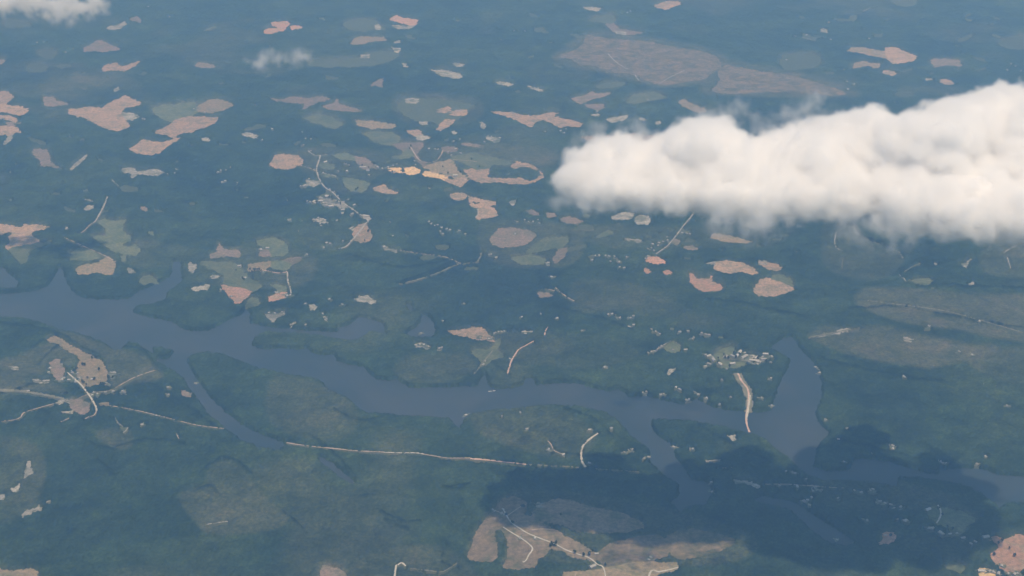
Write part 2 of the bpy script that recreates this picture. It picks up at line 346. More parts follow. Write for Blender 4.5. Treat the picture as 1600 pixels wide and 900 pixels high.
# ------------------------------------------------------------------ open land, traced: type | outline | label
FIELDS = """
w|162,44 175,39 181,40 197,33 199,37 188,44 175,45|short bent pale pink strip just below the upper left cloud
l|201,29 214,25 221,30 222,35 212,33 203,31|tiny pale lilac clearing below the right end of the upper left cloud
l|127,74 140,71 150,63 160,62 172,69 190,76 175,79 160,80 145,79 130,80|dusty pink dome shaped field below the upper left cloud
p|157,107 165,101 180,97 192,103 200,101 220,94 213,101 205,105 196,110 180,108 160,111|pale pink field with dark tree bites and a thin pointed right arm
p|106,170 125,169 140,166 160,168 168,161 185,153 198,148 210,154 222,160 210,165 195,168 189,175 196,183 204,194 195,201 185,205 172,202 155,196 138,187 122,180 104,178|largest pink field in the upper left, shaped like a fish with a forked tail
w|190,174 205,176 218,178 216,182 205,187 194,183|pale grey patch in the mouth of the fish shaped pink field
g|235,169 255,163 280,161 305,158 308,165 312,172 300,179 285,181 270,190 255,187 243,178|dull green pasture left of the speckled pale field in the upper left
t|306,168 322,156 340,154 358,158 367,164 350,172 332,176 312,174|speckled pale tan field tapering to a point at its right end
p|240,206 258,198 275,187 295,182 320,181 343,183 340,190 325,197 300,206 285,208 272,214 258,210|long slanting pink field directly under the dull green pasture
p|201,233 215,223 225,217 240,221 255,222 270,217 284,213 275,220 262,228 250,238 237,241 222,240 208,237|boat shaped pink field touching the lower end of the long slanting pink field
p|0,144 15,143 24,151 10,160 0,164|topmost pink field of the stack of fields at the left edge
p|0,167 8,163 30,164 47,170 40,177 30,180 10,174 0,171|second pink field down in the stack of fields at the left edge
p|0,175 15,180 29,185 27,190 12,186 0,181|narrow slanting pink strip under the second field of the left edge stack
l|8,190 34,191 34,194 10,195|thin lilac bar between the pink fields at the left edge
p|0,206 8,196 26,196 34,207 20,208 10,210 0,217|lowest broad pink field of the stack at the left edge
w|2,225 12,213 22,210 20,218 8,226|small pale sliver under the lowest field of the left edge stack
l|66,150 80,151 86,150 90,157 112,162 95,163 80,165 68,164|lilac grey field with a pointed tail, right of the left edge stack
l|301,103 310,97 322,98 337,101 336,104 320,105|small lone lilac field left of the thin wisp of cloud
l|0,93 10,91 3,100 0,103|lilac field corner high on the left edge
d|40,105 50,99 68,98 75,105 70,111 45,112|dim blue green meadow below the upper left cloud, right of the left edge
d|58,82 75,76 90,80 82,90 66,89|dim meadow above the blue green meadow near the upper left cloud
d|5,36 20,31 45,37 48,41 15,43|faint pale green meadow right below the upper left cloud at the left edge
w|175,140 186,135 188,138 180,143|small white clearing above the fish shaped pink field
w|313,216 325,214 331,218 325,221 314,219|small whitish oval clearing right of the boat shaped pink field
w|375,208 390,206 405,212 400,215 380,211|thin whitish strip left of the scattered white yards in the upper middle
o|411,46 420,44 430,44 435,41 424,39 421,36 428,33 450,33 454,37 448,42 445,49 435,48 425,52 411,51|bright pink S shaped field high in the upper left middle
o|451,41 460,39 470,40 478,42 465,45 454,46|small bright pink field joined to the right of the S shaped one
o|606,29 617,24 635,27 655,31 650,38 640,39 630,36 612,32|bright rose pink field high in the upper middle
w|610,40 622,39 635,41 650,40 640,44 622,45|pale strip directly under the bright rose pink field
d|535,38 545,32 570,29 590,33 595,40 605,46 585,45 570,48 548,46|faint round green meadow left of the bright rose pink field
t|545,69 552,60 565,56 580,57 600,57 606,62 585,64 565,68|dim olive field with a white farm speck below the faint round meadow
w|585,39 592,38 596,43 588,45|white spot on the right rim of the faint round green meadow
w|612,66 625,62 628,66 616,68|little white bar under the bright rose pink field
w|610,73 628,75 624,81 616,79|small white triangle below the little white bar
d|500,92 560,90 575,84 590,80 610,80 625,86 600,98 560,103 500,104 480,101 486,94|long dim brownish meadow reaching right from the thin cloud wisp
w|562,85 578,85 577,88 562,88|white dash on the long dim brownish meadow
w|626,97 637,99 640,105 628,104|tiny pale clearing right of the long dim brownish meadow
l|575,134 590,124 600,122 598,136 585,133|faint grey lilac corner field with a white edge in the upper middle
w|672,109 690,109 705,111 720,115 725,120 715,122 705,121 700,120 688,118 680,112|long knobbly white pink strip in the upper middle
w|700,98 715,98 732,101 715,103|thin white dash above the knobbly white pink strip
w|772,128 785,127 805,131 800,134 785,132|white splinter between the knobbly strip and the large brown clearcut, left one
w|819,133 835,135 856,141 840,141|white splinter between the knobbly strip and the large brown clearcut, right one
l|418,153 440,155 453,151 480,153 510,150 520,154 500,158 486,163 477,170 471,168 475,160 460,161 442,158|lilac bird shaped field with a dangling point in the upper middle
l|502,165 520,161 525,153 530,155 528,161 540,164 550,167 569,173 540,173 515,171|lilac field shaped like a hat right of the bird shaped one
g|472,185 485,181 500,177 520,182 530,190 538,192 525,200 515,199 500,192 485,189|grey green leaf shaped field under the lilac bird shaped one
t|550,186 570,188 600,191 621,194 615,199 590,199 580,201 560,196|narrow tan canoe shaped field in the upper middle
g|560,207 590,204 612,206 628,214 622,222 612,226 598,225 582,219 570,210|grey green shield shaped field under the tan canoe
d|620,170 632,153 660,154 690,155 720,160 745,164 731,168 731,176 715,186 700,195 690,199 678,190 650,188|dark green block speckled with pale pink patches in the upper middle
p|681,172 700,166 706,170 695,174|upper pale pink patch on the dark green block
p|700,177 714,171 732,172 730,177 716,178|right pale pink patch on the dark green block
p|678,203 688,193 695,186 712,187 708,192 700,198 688,203|lower pale pink patch on the dark green block
w|654,190 668,190 670,194 655,194|white bar at the lower left corner of the dark green block
w|632,155 642,153 656,155 650,159 634,158|white rim at the upper left corner of the dark green block
p|633,203 650,202 656,203 662,208 655,213 645,211|small pink lump left of the village gardens below the dark green block
w|645,214 660,211 678,214 665,216 658,218|thin pale boomerang under the small pink lump
p|760,172 790,175 800,174 820,179 840,180 850,177 862,175 878,176 862,180 880,184 900,188 914,193 905,198 885,196 875,199 865,195 858,190 848,187 838,190 832,198 825,197 812,190 800,185 785,180|long ragged pink tan field left above the big cloud
w|748,191 755,190 762,195 755,201 751,198|small white hook shaped clearing left under the long ragged pink tan field
w|758,213 780,214 783,219 772,220 760,217|pale yard group between the long ragged field and the ring shaped field
w|704,205 712,204 716,208 708,210|single pale spot above the thin lilac strip
l|716,222 730,223 750,226 761,229 740,228 722,226|thin lilac strip above the golden field
p|1020,8 1040,2 1060,1 1066,6 1050,10 1040,15|small pink field cut near the top edge, right of the middle
w|909,11 925,10 940,12 935,17 915,14|white bar at the top edge left of the small pink field
d|920,30 940,23 960,24 962,33 950,35 925,33|faint grey patch above the large brown clearcut
l|945,38 960,36 970,45 1010,50 980,54 960,50|pale arrow shaped patch pointing at the large brown clearcut
w|960,48 979,50 978,53 962,51|bright white yard on the arrow shaped patch
c|872,88 882,82 900,77 912,64 916,54 925,55 950,60 1000,63 1050,72 1090,79 1120,88 1128,100 1118,110 1100,122 1080,125 1050,130 1030,131 1005,122 980,113 945,111 935,103 920,100 905,100 890,90|large brown clearcut with white tracks across the top of the view
c|1110,140 1125,125 1120,112 1135,101 1150,104 1200,112 1240,118 1265,125 1300,136 1325,146 1290,147 1250,143 1200,141 1160,145 1130,144|pinkish brown clearcut wedge right of the large brown one
d|932,133 950,128 970,128 980,131 960,136 935,137|faint lens shaped patch under the large brown clearcut
l|890,152 910,150 925,142 935,146 958,143 945,150 925,155 905,162|thin lilac bow tie field under the large brown clearcut
l|910,163 930,162 946,163 946,168 935,172 920,167|small grey wedge under the lilac bow tie field
g|975,160 990,147 1010,145 1020,142 1045,152 1030,155 1010,157 990,163|dull green hat shaped pasture above the big cloud
t|1058,157 1070,155 1080,160 1100,168 1108,173 1095,176 1080,171 1065,165|pale olive slanting strip above the big cloud's left half
w|945,186 955,183 970,181 980,180 986,177 975,188 955,191|pinkish white bow shaped clearing above the big cloud's left tip
w|918,180 930,178 941,178 934,181|small white dash left of the pinkish white bow
p|905,214 925,212 970,212 990,207 1010,210 1040,213 1020,220 975,219 920,219|thin pink field peeping out above the big cloud's left tip
w|993,185 1003,183 1012,187 1004,188|small white dash right of the pinkish white bow
w|1022,190 1033,188 1036,193 1026,194|small white farmyard above the big cloud's left hump
d|1326,25 1340,24 1338,32 1330,32|faint grey patch near the top edge on the right
w|1278,50 1285,43 1295,46 1293,50|small whitish triangle high on the right
p|1380,80 1383,73 1400,74 1420,82 1435,88 1430,94 1410,98 1395,99 1387,92|pinkish tan arrowhead field above the big cloud
t|1320,79 1330,73 1350,74 1375,78 1382,81 1387,91 1370,88 1345,83|pale olive tail joined to the pinkish tan arrowhead field
t|1330,107 1335,98 1350,95 1360,98 1375,98 1377,104 1365,106 1358,101 1345,104|pale green arch shaped field under the arrowhead field
p|1376,110 1390,109 1406,115 1395,117 1380,114|little pink lens under the arrowhead field
l|1452,95 1458,91 1478,91 1500,94 1506,103 1490,101 1475,101 1462,105|pale grey bent field right of the arrowhead field
p|1465,125 1480,123 1494,130 1485,132 1470,129|little pink sliver above the big cloud's right hump
w|1443,122 1458,122 1459,125 1446,125|white dash left of the little pink sliver
d|1573,59 1600,57 1600,75 1572,75|faint square meadow at the right edge near the top
d|1220,85 1270,83 1285,95 1270,105 1225,108|faint dark green oval right of the large brown clearcut
d|1395,147 1410,144 1432,148 1415,151|faint pale lens just above the big cloud's middle hump
o|1585,151 1600,149 1600,166 1588,165|rose pink field showing through the big cloud's right edge
d|1390,0 1435,0 1430,7 1400,7|faint pale meadow cut by the top edge on the right
l|48,235 58,232 75,233 81,243 80,250 88,259 104,264 85,261 72,259 61,260 62,250 53,243|dusky lilac bulb shaped field low under the left edge stack
w|106,265 115,256 125,248 135,240 138,243 125,254 114,265|thin white slanting strip right of the dusky lilac bulb
w|188,265 195,262 210,262 217,268 225,267 235,264 250,264 258,269 250,272 240,273 230,273 215,272 207,278 203,276 206,270 192,269|ragged pale grey yard group in the left upper middle
w|124,310 145,311 146,315 135,313|short whitish stroke left of the straight pale road
w|128,326 138,320 149,320 148,326 135,329|pale lilac wedge left of the straight pale road
l|217,323 225,322 233,326 228,330 220,327|pale lilac oval right of the straight pale road
w|99,354 108,354 108,359 101,358|small white square right of the big pink field on the left edge
p|0,349 15,350 28,354 33,355 36,349 60,350 80,354 70,357 52,360 50,364 55,370 65,376 45,380 25,385 8,388 6,384 14,380 12,370 20,364 18,361 6,362 4,366 0,367|big bright pink field with forest bites on the left edge
g|12,389 40,383 82,374 80,380 64,384 46,390 44,402 42,410 30,413 25,404|green strip hanging under the big bright pink field
g|142,368 155,367 164,368 164,358 152,346 164,338 172,345 185,343 200,342 195,346 192,354 195,362 206,370 203,375 192,379 194,384 206,384 212,380 220,389 212,398 200,398 190,394 180,393 172,390 160,380|grey green oak leaf shaped field in the left middle
g|187,399 198,398 197,410 190,407|small grey green patch below the oak leaf shaped field
g|107,404 110,395 122,388 140,390 158,400 145,404 125,406|grey green leaf field along the pale lane, upper of two
t|116,420 125,415 150,411 160,403 172,401 182,411 179,420 177,428 165,428 150,424 135,428 120,426|tan green mitten shaped field along the pale lane, lower of two
w|197,417 206,418 214,424 210,427 198,425|small pale grey clearing right of the mitten shaped field
g|215,440 222,431 236,429 242,433 249,440 236,440 226,446|faint ring shaped meadow above the left end of the lake
g|230,361 240,361 243,367 232,366|small pale smear right of the oak leaf shaped field
l|326,399 336,393 340,380 343,378 351,390 366,389 372,389 379,396 373,400 358,399 345,400 330,402|lilac pink bird shaped field left of the round meadow
w|292,411 310,412 304,421 302,427 294,421|whitish square clearing right of the lake's northern inlet
g|310,409 330,408 352,408 368,410 372,417 382,420 390,434 402,440 412,446 396,454 370,448 348,443 348,428 335,422|green pasture above the orange pink triangle
g|398,376 412,373 430,370 445,377 452,385 452,393 440,399 425,400 414,390 407,383|round green meadow with a pale rim
l|402,397 412,388 420,391 424,399 410,400|small lilac patch with white farm in the round meadow's left corner
t|386,413 392,411 410,409 425,407 422,414 413,420 400,421 392,424 385,420|tan field left above the small road bend, by the green pasture
l|438,407 455,401 476,402 466,407 458,412 445,410|lilac oval reaching right from the small road bend
g|424,408 436,407 456,412 452,418 440,421 423,418|grey green patch between the tan field and the lilac oval
w|328,431 335,428 345,431 342,433 330,434|small pale lens left of the green pasture
w|293,453 305,448 320,444 331,444 325,452 310,453|pale grey wedge by the lake's northern inlet
o|344,444 360,448 380,451 394,455 388,461 380,468 374,475 366,475 362,466 356,460 348,452|vivid orange pink triangle pointing down at the lake
g|386,468 394,463 404,466 408,473 402,478 388,480 382,478|grey green blob right of the vivid orange pink triangle
o|417,463 427,461 440,456 452,457 444,464 430,469 419,471|orange pink wedge at the lower end of the small road
g|420,444 432,443 448,447 450,454 435,454|dull green corner above the orange pink wedge
p|420,258 428,241 440,240 468,242 471,247 476,250 474,254 466,258 458,262 443,265 430,263 423,258|oval pink field left of the roadside village
l|552,243 568,245 576,248 584,256 590,262 580,262 570,263 562,258 556,252|lilac brown field at the top of the roadside village
g|520,243 530,239 545,239 552,243 556,251 545,249 530,247|grey green wedge joined to the lilac brown field above the village
g|534,277 545,277 562,280 580,286 572,294 565,299 555,299 546,296 538,289|grey green meadow right of the village street
p|580,295 592,290 598,286 606,291 609,295 624,300 622,302 605,301 592,299|pink shark fin shaped field right of the village
g|497,258 510,252 525,258 522,264 505,263|dull green lawn at the head of the village street
g|505,271 526,274 531,280 524,276 508,275|thin pale lawn strip beside the village street
w|475,280 492,281 505,285 490,291 478,288|pale open yards left of the village street
w|497,309 520,310 540,318 545,323 520,320 505,319|pale built up patch at the middle of the village
y|604,264 618,261 628,261 627,267 634,270 622,269 610,266|pale gold left tip of the golden field
y|630,262 643,260 658,264 656,270 648,273 634,271|golden field block, left of its thin dark hedge
y|658,272 664,266 680,269 696,273 704,276 693,279 680,277 665,275|golden field block, right of its thin dark hedge
t|655,259 672,256 690,252 700,248 708,250 713,258 716,266 725,272 732,278 728,284 716,277 706,275 690,269 670,264|olive tan slope above the golden field
p|692,279 706,280 722,277 734,281 726,287 720,293 712,289 702,286|glowing pink tan point under the olive tan slope
p|722,265 745,262 767,259 765,268 764,276 780,278 800,279 812,277 828,283 838,279 844,273 842,265 832,262 818,258 806,262 797,260 806,252 822,254 836,259 845,268 852,275 842,281 828,287 800,287 770,285 745,285 734,280 730,272|pink field with a lasso shaped ring at its right end
l|612,226 628,222 636,223 664,223 660,231 652,240 658,250 668,254 660,258 652,250 640,234 630,234|lilac brown curl above the olive tan slope
g|610,244 626,243 628,236 636,233 648,238 646,244 632,247 616,247|gold green hook inside the lilac brown curl
l|686,230 700,228 718,231 714,235 696,236|small lilac patch at the top of the curved pale lane
w|732,242 742,240 745,244 735,245|bright small clearing right of the curved pale lane
g|700,245 745,238 772,246 800,251 796,256 770,255 768,259 745,262|grey green meadow strip above the lasso field
p|700,303 712,301 724,300 731,304 728,309 716,312 706,309|pink patch below the glowing pink tan point
p|731,305 745,308 760,312 775,315 777,320 764,318 748,314 733,312 743,318 755,315 772,324 780,333 775,338 755,341 743,341 747,334 746,325 735,320 732,315|pink seahorse shaped field in the upper middle
w|792,316 798,313 808,312 803,321|small white trapezoid right of the seahorse shaped field
w|793,326 799,330 796,329|tiny white scratch under the small white trapezoid
l|764,371 776,358 800,354 828,359 840,366 828,378 806,384 782,385 768,380|hazy brown round field in the very middle
p|550,360 560,350 572,348 577,357 583,367 577,375 566,379 553,376|dusky pink field split by the lower village road
w|566,334 578,338 582,341 575,344 568,339|bright white yard at the lower end of the village
w|542,358 552,353 554,354 548,358|small white wedge left of the dusky pink field
w|488,342 500,340 512,343 508,348 500,347 492,345|whitish lawn pair below the village
w|596,385 610,388 624,391 620,394 600,389|white comet shaped strip below the village
w|447,341 458,341 456,344 449,345|small whitish lens left below the village
w|597,343 612,346 611,348 598,345|thin white dash right of the village's lower end
l|820,329 830,326 845,333 845,336 833,336|lilac leaf right of the upper middle, left of the cloud's lower tip
l|850,331 868,333 872,339 856,340|faint lilac block right of the lilac leaf
l|873,341 890,337 905,342 914,346 900,349 880,346|faint lilac lens left below the big cloud's tip
g|820,393 835,381 850,372 875,370 888,367 890,376 878,385 860,388 835,392|grey green slanting meadow right of the hazy brown field
g|795,402 830,397 855,404 850,411 815,413|dull green oval meadow under the grey green slanting one
l|862,405 870,390 887,386 885,397 875,405 868,411|pinkish grey kite shaped field left under the cloud's tip
w|852,411 861,409 860,414 853,414|white dot patch left of the pinkish grey kite
g|927,370 945,362 950,358 962,362 945,367 930,371|small grey green arrow below the big cloud's left part
w|953,340 965,333 980,330 992,333 985,342 965,343|pale grey field below the big cloud's left part, left of two
w|990,344 992,339 1000,335 1015,337 1018,343 1015,350 995,350|pale grey field below the big cloud's left part, right of two
w|972,371 990,373 1010,375 1000,378 980,375|thin pale sliver below the two pale grey fields
t|1108,369 1115,364 1140,368 1165,375 1180,378 1150,379 1125,376|long pale olive lens under the big cloud's middle
l|1065,385 1080,383 1094,388 1090,391 1075,389|short grey lens right of the slanting pale road
l|1050,373 1065,375 1060,383 1052,381|small grey patch against the slanting pale road
o|1008,408 1012,401 1025,400 1035,404 1042,411 1025,411|rosy clearing at the foot of the slanting pale road
o|1004,420 1010,417 1020,424 1010,427|small rosy spot, left of two, under the rosy clearing
o|1034,423 1045,421 1053,426 1040,429|small rosy spot, right of two, under the rosy clearing
p|1113,416 1120,409 1138,406 1160,409 1178,417 1186,428 1170,426 1155,423 1145,426 1130,424 1118,421|topmost of the four salmon pink fields right of the middle
o|1076,426 1082,427 1090,434 1106,435 1112,429 1115,433 1111,440 1125,443 1131,449 1120,454 1100,454 1085,448 1077,438|lower left of the four salmon pink fields, with two small horns
p|1176,452 1180,444 1185,436 1200,433 1222,439 1240,446 1243,452 1225,458 1205,462 1185,460|lower right of the four salmon pink fields, the broadest
p|1182,409 1195,408 1215,412 1224,418 1212,423 1200,419 1190,414|smallest of the four salmon pink fields, upper right
g|1204,430 1222,428 1238,436 1240,445 1222,437 1206,433|grey lilac margin along the broadest salmon field's upper edge
w|1100,410 1120,408 1117,412 1102,412|thin white dash at the left of the topmost salmon field
w|1182,406 1198,407 1200,410 1186,409|thin white dash at the right of the topmost salmon field
g|1415,436 1430,436 1450,434 1460,438 1450,443 1430,441|dim pale loop meadow under the big cloud's right part
w|1455,409 1468,411 1462,414|tiny white patch left of the star shaped clearing
w|1495,411 1506,412 1512,405 1522,403 1513,410 1511,418 1506,415|white star shaped clearing, upper of two, right
w|1509,445 1517,441 1519,434 1522,441 1526,448 1521,446|white star shaped clearing, lower of two, right
t|72,530 85,523 100,530 115,540 130,548 145,556 160,563 167,575 169,588 165,598 140,603 128,600 120,588 118,574 124,560 119,555 105,546 90,536 75,533|tan club shaped field by the crossroads hamlet
l|76,567 85,560 95,561 97,570 102,574 100,585 98,592 88,592 82,584 79,574|pinkish grey clearing with sheds left of the tan club shaped field
w|47,592 60,592 82,593 75,596 55,595|white strip left of the crossroads hamlet
w|10,571 25,572 37,575 22,576|faint white streak above the white strip left of the hamlet
l|110,622 128,624 142,630 140,641 130,648 120,645 112,638 105,630|pinkish brown plot beside the crossroads
w|86,630 93,625 105,623 110,626 100,628 92,631|white yard left of the pinkish brown plot
w|94,643 115,641 113,646 98,645|pale bar under the white yard by the crossroads
t|152,628 172,628 171,633 155,632|pale green square right of the crossroads
w|165,580 180,580 189,584 175,583|pale streak right of the tan club shaped field
l|280,610 290,609 301,614 300,619 292,620 283,615|lone pale lilac clearing by the lake's left channel
w|183,611 195,611 201,613 190,614|thin white yard right of the crossroads
w|409,488 420,491 430,490 445,486 447,489 438,494 428,497 430,502 424,502 420,496|pinkish white airplane shaped clearing on the lake's north shore
w|482,476 490,474 497,477 492,485 485,484|round pale clearing on the lake's north shore
w|502,491 506,492 514,500 508,499|white flake right of the round pale clearing
w|453,507 462,501 464,504 456,508|white flake at the shore left of the round pale clearing
w|549,468 558,465 559,460 566,462 575,461 580,466 592,471 578,473 566,469|white bow tie shaped clearing on the north shore
p|695,516 710,516 730,513 740,509 755,511 762,518 768,524 776,531 760,530 740,528 725,524 710,522|pink tan spearhead field north of the lake
g|735,547 750,544 762,546 770,540 776,530 782,528 784,534 776,546 789,555 776,560 768,562 762,568 754,566 748,560|olive anchor shaped field under the pink spearhead
w|647,536 658,535 672,540 675,543 664,541 650,541|white scalloped clearing left of the olive anchor
w|682,543 692,542 691,546 684,546|small white bar right of the scalloped clearing
l|838,460 842,455 855,457 866,461 858,463 845,464|pale grey wedge at the fork of the white lane
w|801,517 820,516 832,517 834,513 834,519 815,519|white flat stroke right of the pink spearhead field
w|905,516 915,514 918,516 907,518|small pale stroke on the wooded plateau north of the lake
g|1037,544 1044,538 1052,534 1062,540 1064,546 1055,551 1042,549|small green triangle meadow with white edges
g|1112,556 1118,549 1130,544 1142,540 1150,543 1144,552 1128,560 1116,562|pale green lawn left of the lakeside village
g|1125,565 1140,564 1160,566 1170,570 1150,574 1128,572|faint lawn under the lakeside village
w|1156,560 1163,556 1170,553 1180,554 1184,560 1192,564 1186,568 1176,564 1166,560|bright white paved lots in the lakeside village
w|1040,584 1044,577 1052,575 1060,575 1052,579 1045,585|pale hooked clearing above the lake's north bank
w|1260,526 1330,512 1332,513|hairline pale strip at the edge of the light green stand
w|1407,526 1420,527 1431,531 1416,531|white lens in the light green stand on the right
w|36,745 39,728 42,720 48,720 50,730 54,737 45,740 38,746|pale grey bottle shaped clearing at the lower left
w|13,763 25,760 30,753 32,755 30,766 20,767|small pale flag shaped clearing below the bottle shaped one
w|0,768 8,772 8,779 0,782|pale clearing cut by the left edge below the bottle shaped one
w|32,806 40,796 55,793 62,788 68,795 55,797 40,804 35,807|pale slanting bone shaped clearing at the lower left
w|71,782 80,781 79,785 72,785|tiny white clearing above the pale bone shaped one
t|0,878 8,889 30,890 50,887 60,893 68,900 0,900|tan green field corner in the bottom left corner
l|490,900 500,890 505,882 515,884 540,893 560,900|pinkish brown field cut by the bottom edge
s|728,868 740,838 755,815 770,795 785,778 800,774 815,778 825,786 822,797 806,806 802,822 786,828 775,826 774,838 779,855 778,868 768,878 740,874|brown left wing of the large bare slope at the bottom
s|786,828 796,820 812,822 830,832 846,840 862,846 858,862 842,872 836,886 812,889 784,886 792,868 793,850|brown right wing of the large bare slope at the bottom
s|797,806 812,800 830,806 850,818 870,828 888,838 905,846 925,860 945,872 905,872 880,860 850,852 826,840 804,828|pink green middle band of the large bare slope
s|850,785 870,778 890,780 920,790 960,798 1000,812 1010,822 980,830 930,832 900,828 880,820 850,812 830,800|shaded brown clearing above the large bare slope
s|930,868 950,850 990,838 1030,835 1050,850 1046,866 1010,876 960,884 940,880|shaded pinkish clearing right of the white roofed farm
c|1040,838 1080,825 1130,836 1150,846 1110,862 1070,872 1050,866|dim brown clearing deep in the cloud's shadow
t|866,900 880,893 920,891 980,880 1020,877 1060,878 1060,886 1030,892 1000,900|tan green field strip at the bottom edge right of the farm
w|832,786 842,784 852,787 845,789 834,788|whitish dash above the large bare slope
w|1132,677 1140,680 1150,678 1152,686 1145,688|small pinkish white clearing on the shore below the causeway
g|1450,794 1458,790 1480,792 1505,799 1528,810 1520,817 1510,818 1512,826 1500,835 1490,832 1480,822 1464,816 1452,808|olive green field with a white arc track at the lower right
o|1376,834 1385,830 1397,831 1402,837 1395,845 1385,849 1370,849 1378,843|small salmon pink clearing with a dark pond in the shadow
o|1545,838 1560,837 1572,841 1585,834 1600,840 1600,893 1575,890 1555,880 1546,864 1556,860 1562,852|broad salmon red construction ground in the lower right corner
y|1530,887 1545,888 1555,890 1556,900 1532,900|yellowish yard at the bottom edge in the lower right corner
g|1474,874 1485,874 1510,885 1500,895 1478,885|faint green lawn left of the salmon red ground
w|1141,747 1158,750 1175,752 1190,760 1188,763 1172,756 1150,754|white wavy strip of shore lots below the causeway
w|1258,758 1270,756 1290,761 1275,762|white patch in the middle of the lower right lane
"""
NAMES = {'p': 'bare_field', 'o': 'bare_field', 'l': 'fallow_field', 't': 'stubble_field', 'y': 'grain_field', 'g': 'green_field',
         'd': 'dim_meadow', 'w': 'pale_clearing', 'c': 'felled_clearing', 's': 'bare_slope'}
CATS = {'bare_field': 'bare field', 'fallow_field': 'fallow field', 'stubble_field': 'stubble field', 'grain_field': 'grain field', 'green_field': 'pasture',
        'dim_meadow': 'meadow', 'pale_clearing': 'clearing', 'felled_clearing': 'clearcut', 'bare_slope': 'bare slope'}
k = 0
LAID = []
for line in FIELDS.strip().splitlines():
    ty, cs, lab = line.split('|')
    pts = widen(parse(cs))
    big = max(q[0] for q in pts) - min(q[0] for q in pts)
    if ty in 'cd': pts = smooth(pts, 2)
    pix = ragged(pts, k, 2.0, 1.1) if big > 25 else rough(pts, 0.45, 3, k)
    fill(OPEN, pix)
    if big > 25: fill(FMASK, pix, {'c': 1.0, 's': 0.8, 'd': 0.8, 'g': 0.8, 'l': 0.7}.get(ty, 0.5))
    bb = (min(q[0] for q in pix), min(q[1] for q in pix), max(q[0] for q in pix), max(q[1] for q in pix))
    lev = 1 + max([l_ for b_, l_ in LAID if b_[0] < bb[2] and b_[2] > bb[0] and b_[1] < bb[3] and b_[3] > bb[1]] or [0])
    LAID.append((bb, lev))
    o = sheet(NAMES[ty], pix, M[ty], 0.65 + 0.10 * lev)
    tag(o, lab, CATS[NAMES[ty]], kind='thing')
    k += 1

# uncounted little meadows, glades and gardens in the woods, thickest in the farmed upper half
def glades(mat, seed, n_, boxes, sx, sy):
    rn = random.Random(seed)
    V, F = [], []
    for i in range(n_):
        b = rn.choice(boxes)
        u, v = rn.uniform(b[0], b[2]), rn.uniform(b[1], b[3])
        iu, iv = int((u + MG) * SC), int((v + MG) * SC)
        if OPEN[iv - 8:iv + 9, iu - 20:iu + 21].any(): continue
        L = rn.uniform(*sx) * rn.uniform(.5, 1.3); W = L * rn.uniform(*sy); sl = rn.uniform(-.3, .35)
        ring = []
        for k_ in range(12):
            a = k_ * math.pi / 6; q = rn.uniform(.5, 1.15)
            ring.append((u + L * q * math.cos(a), v + W * q * math.sin(a) + sl * L * math.cos(a)))
        ring = rough(ring, 0.5, 2.5, i)
        fill(OPEN, ring)
        P = [Vector((*place(*q), 0)) for q in ring]
        n0 = len(V); V += [(q.x, q.y, 0.5) for q in P]
        F += [tuple(n0 + j for j in tr) for tr in tessellate_polygon([P])]
    F = [f for f in F if abs((V[f[1]][0] - V[f[0]][0]) * (V[f[2]][1] - V[f[0]][1]) - (V[f[1]][1] - V[f[0]][1]) * (V[f[2]][0] - V[f[0]][0])) > 1e-3]
    F = [f if (V[f[1]][0] - V[f[0]][0]) * (V[f[2]][1] - V[f[0]][1]) - (V[f[1]][1] - V[f[0]][1]) * (V[f[2]][0] - V[f[0]][0]) > 0 else (f[0], f[2], f[1]) for f in F]
    tag(mesh_obj('glades', V, F, mat), kind='stuff')
UP = [(0, 20, 880, 210), (0, 60, 500, 250), (480, 150, 880, 420), (850, 20, 1600, 130), (870, 330, 1250, 410), (0, 210, 480, 330), (1250, 20, 1600, 120)]
glades(M['d'], 1, 150, UP, (4, 17), (.16, .3))
glades(M['g'], 2, 60, UP + [(1380, 380, 1600, 520), (1000, 480, 1200, 600), (30, 560, 250, 680)], (3, 11), (.16, .3))
glades(M['w'], 3, 110, UP + [(460, 330, 760, 420), (1000, 360, 1200, 400), (1280, 660, 1560, 840), (1350, 560, 1590, 660), (450, 470, 800, 560), (1000, 590, 1200, 640)], (1.2, 4.0), (.2, .4))

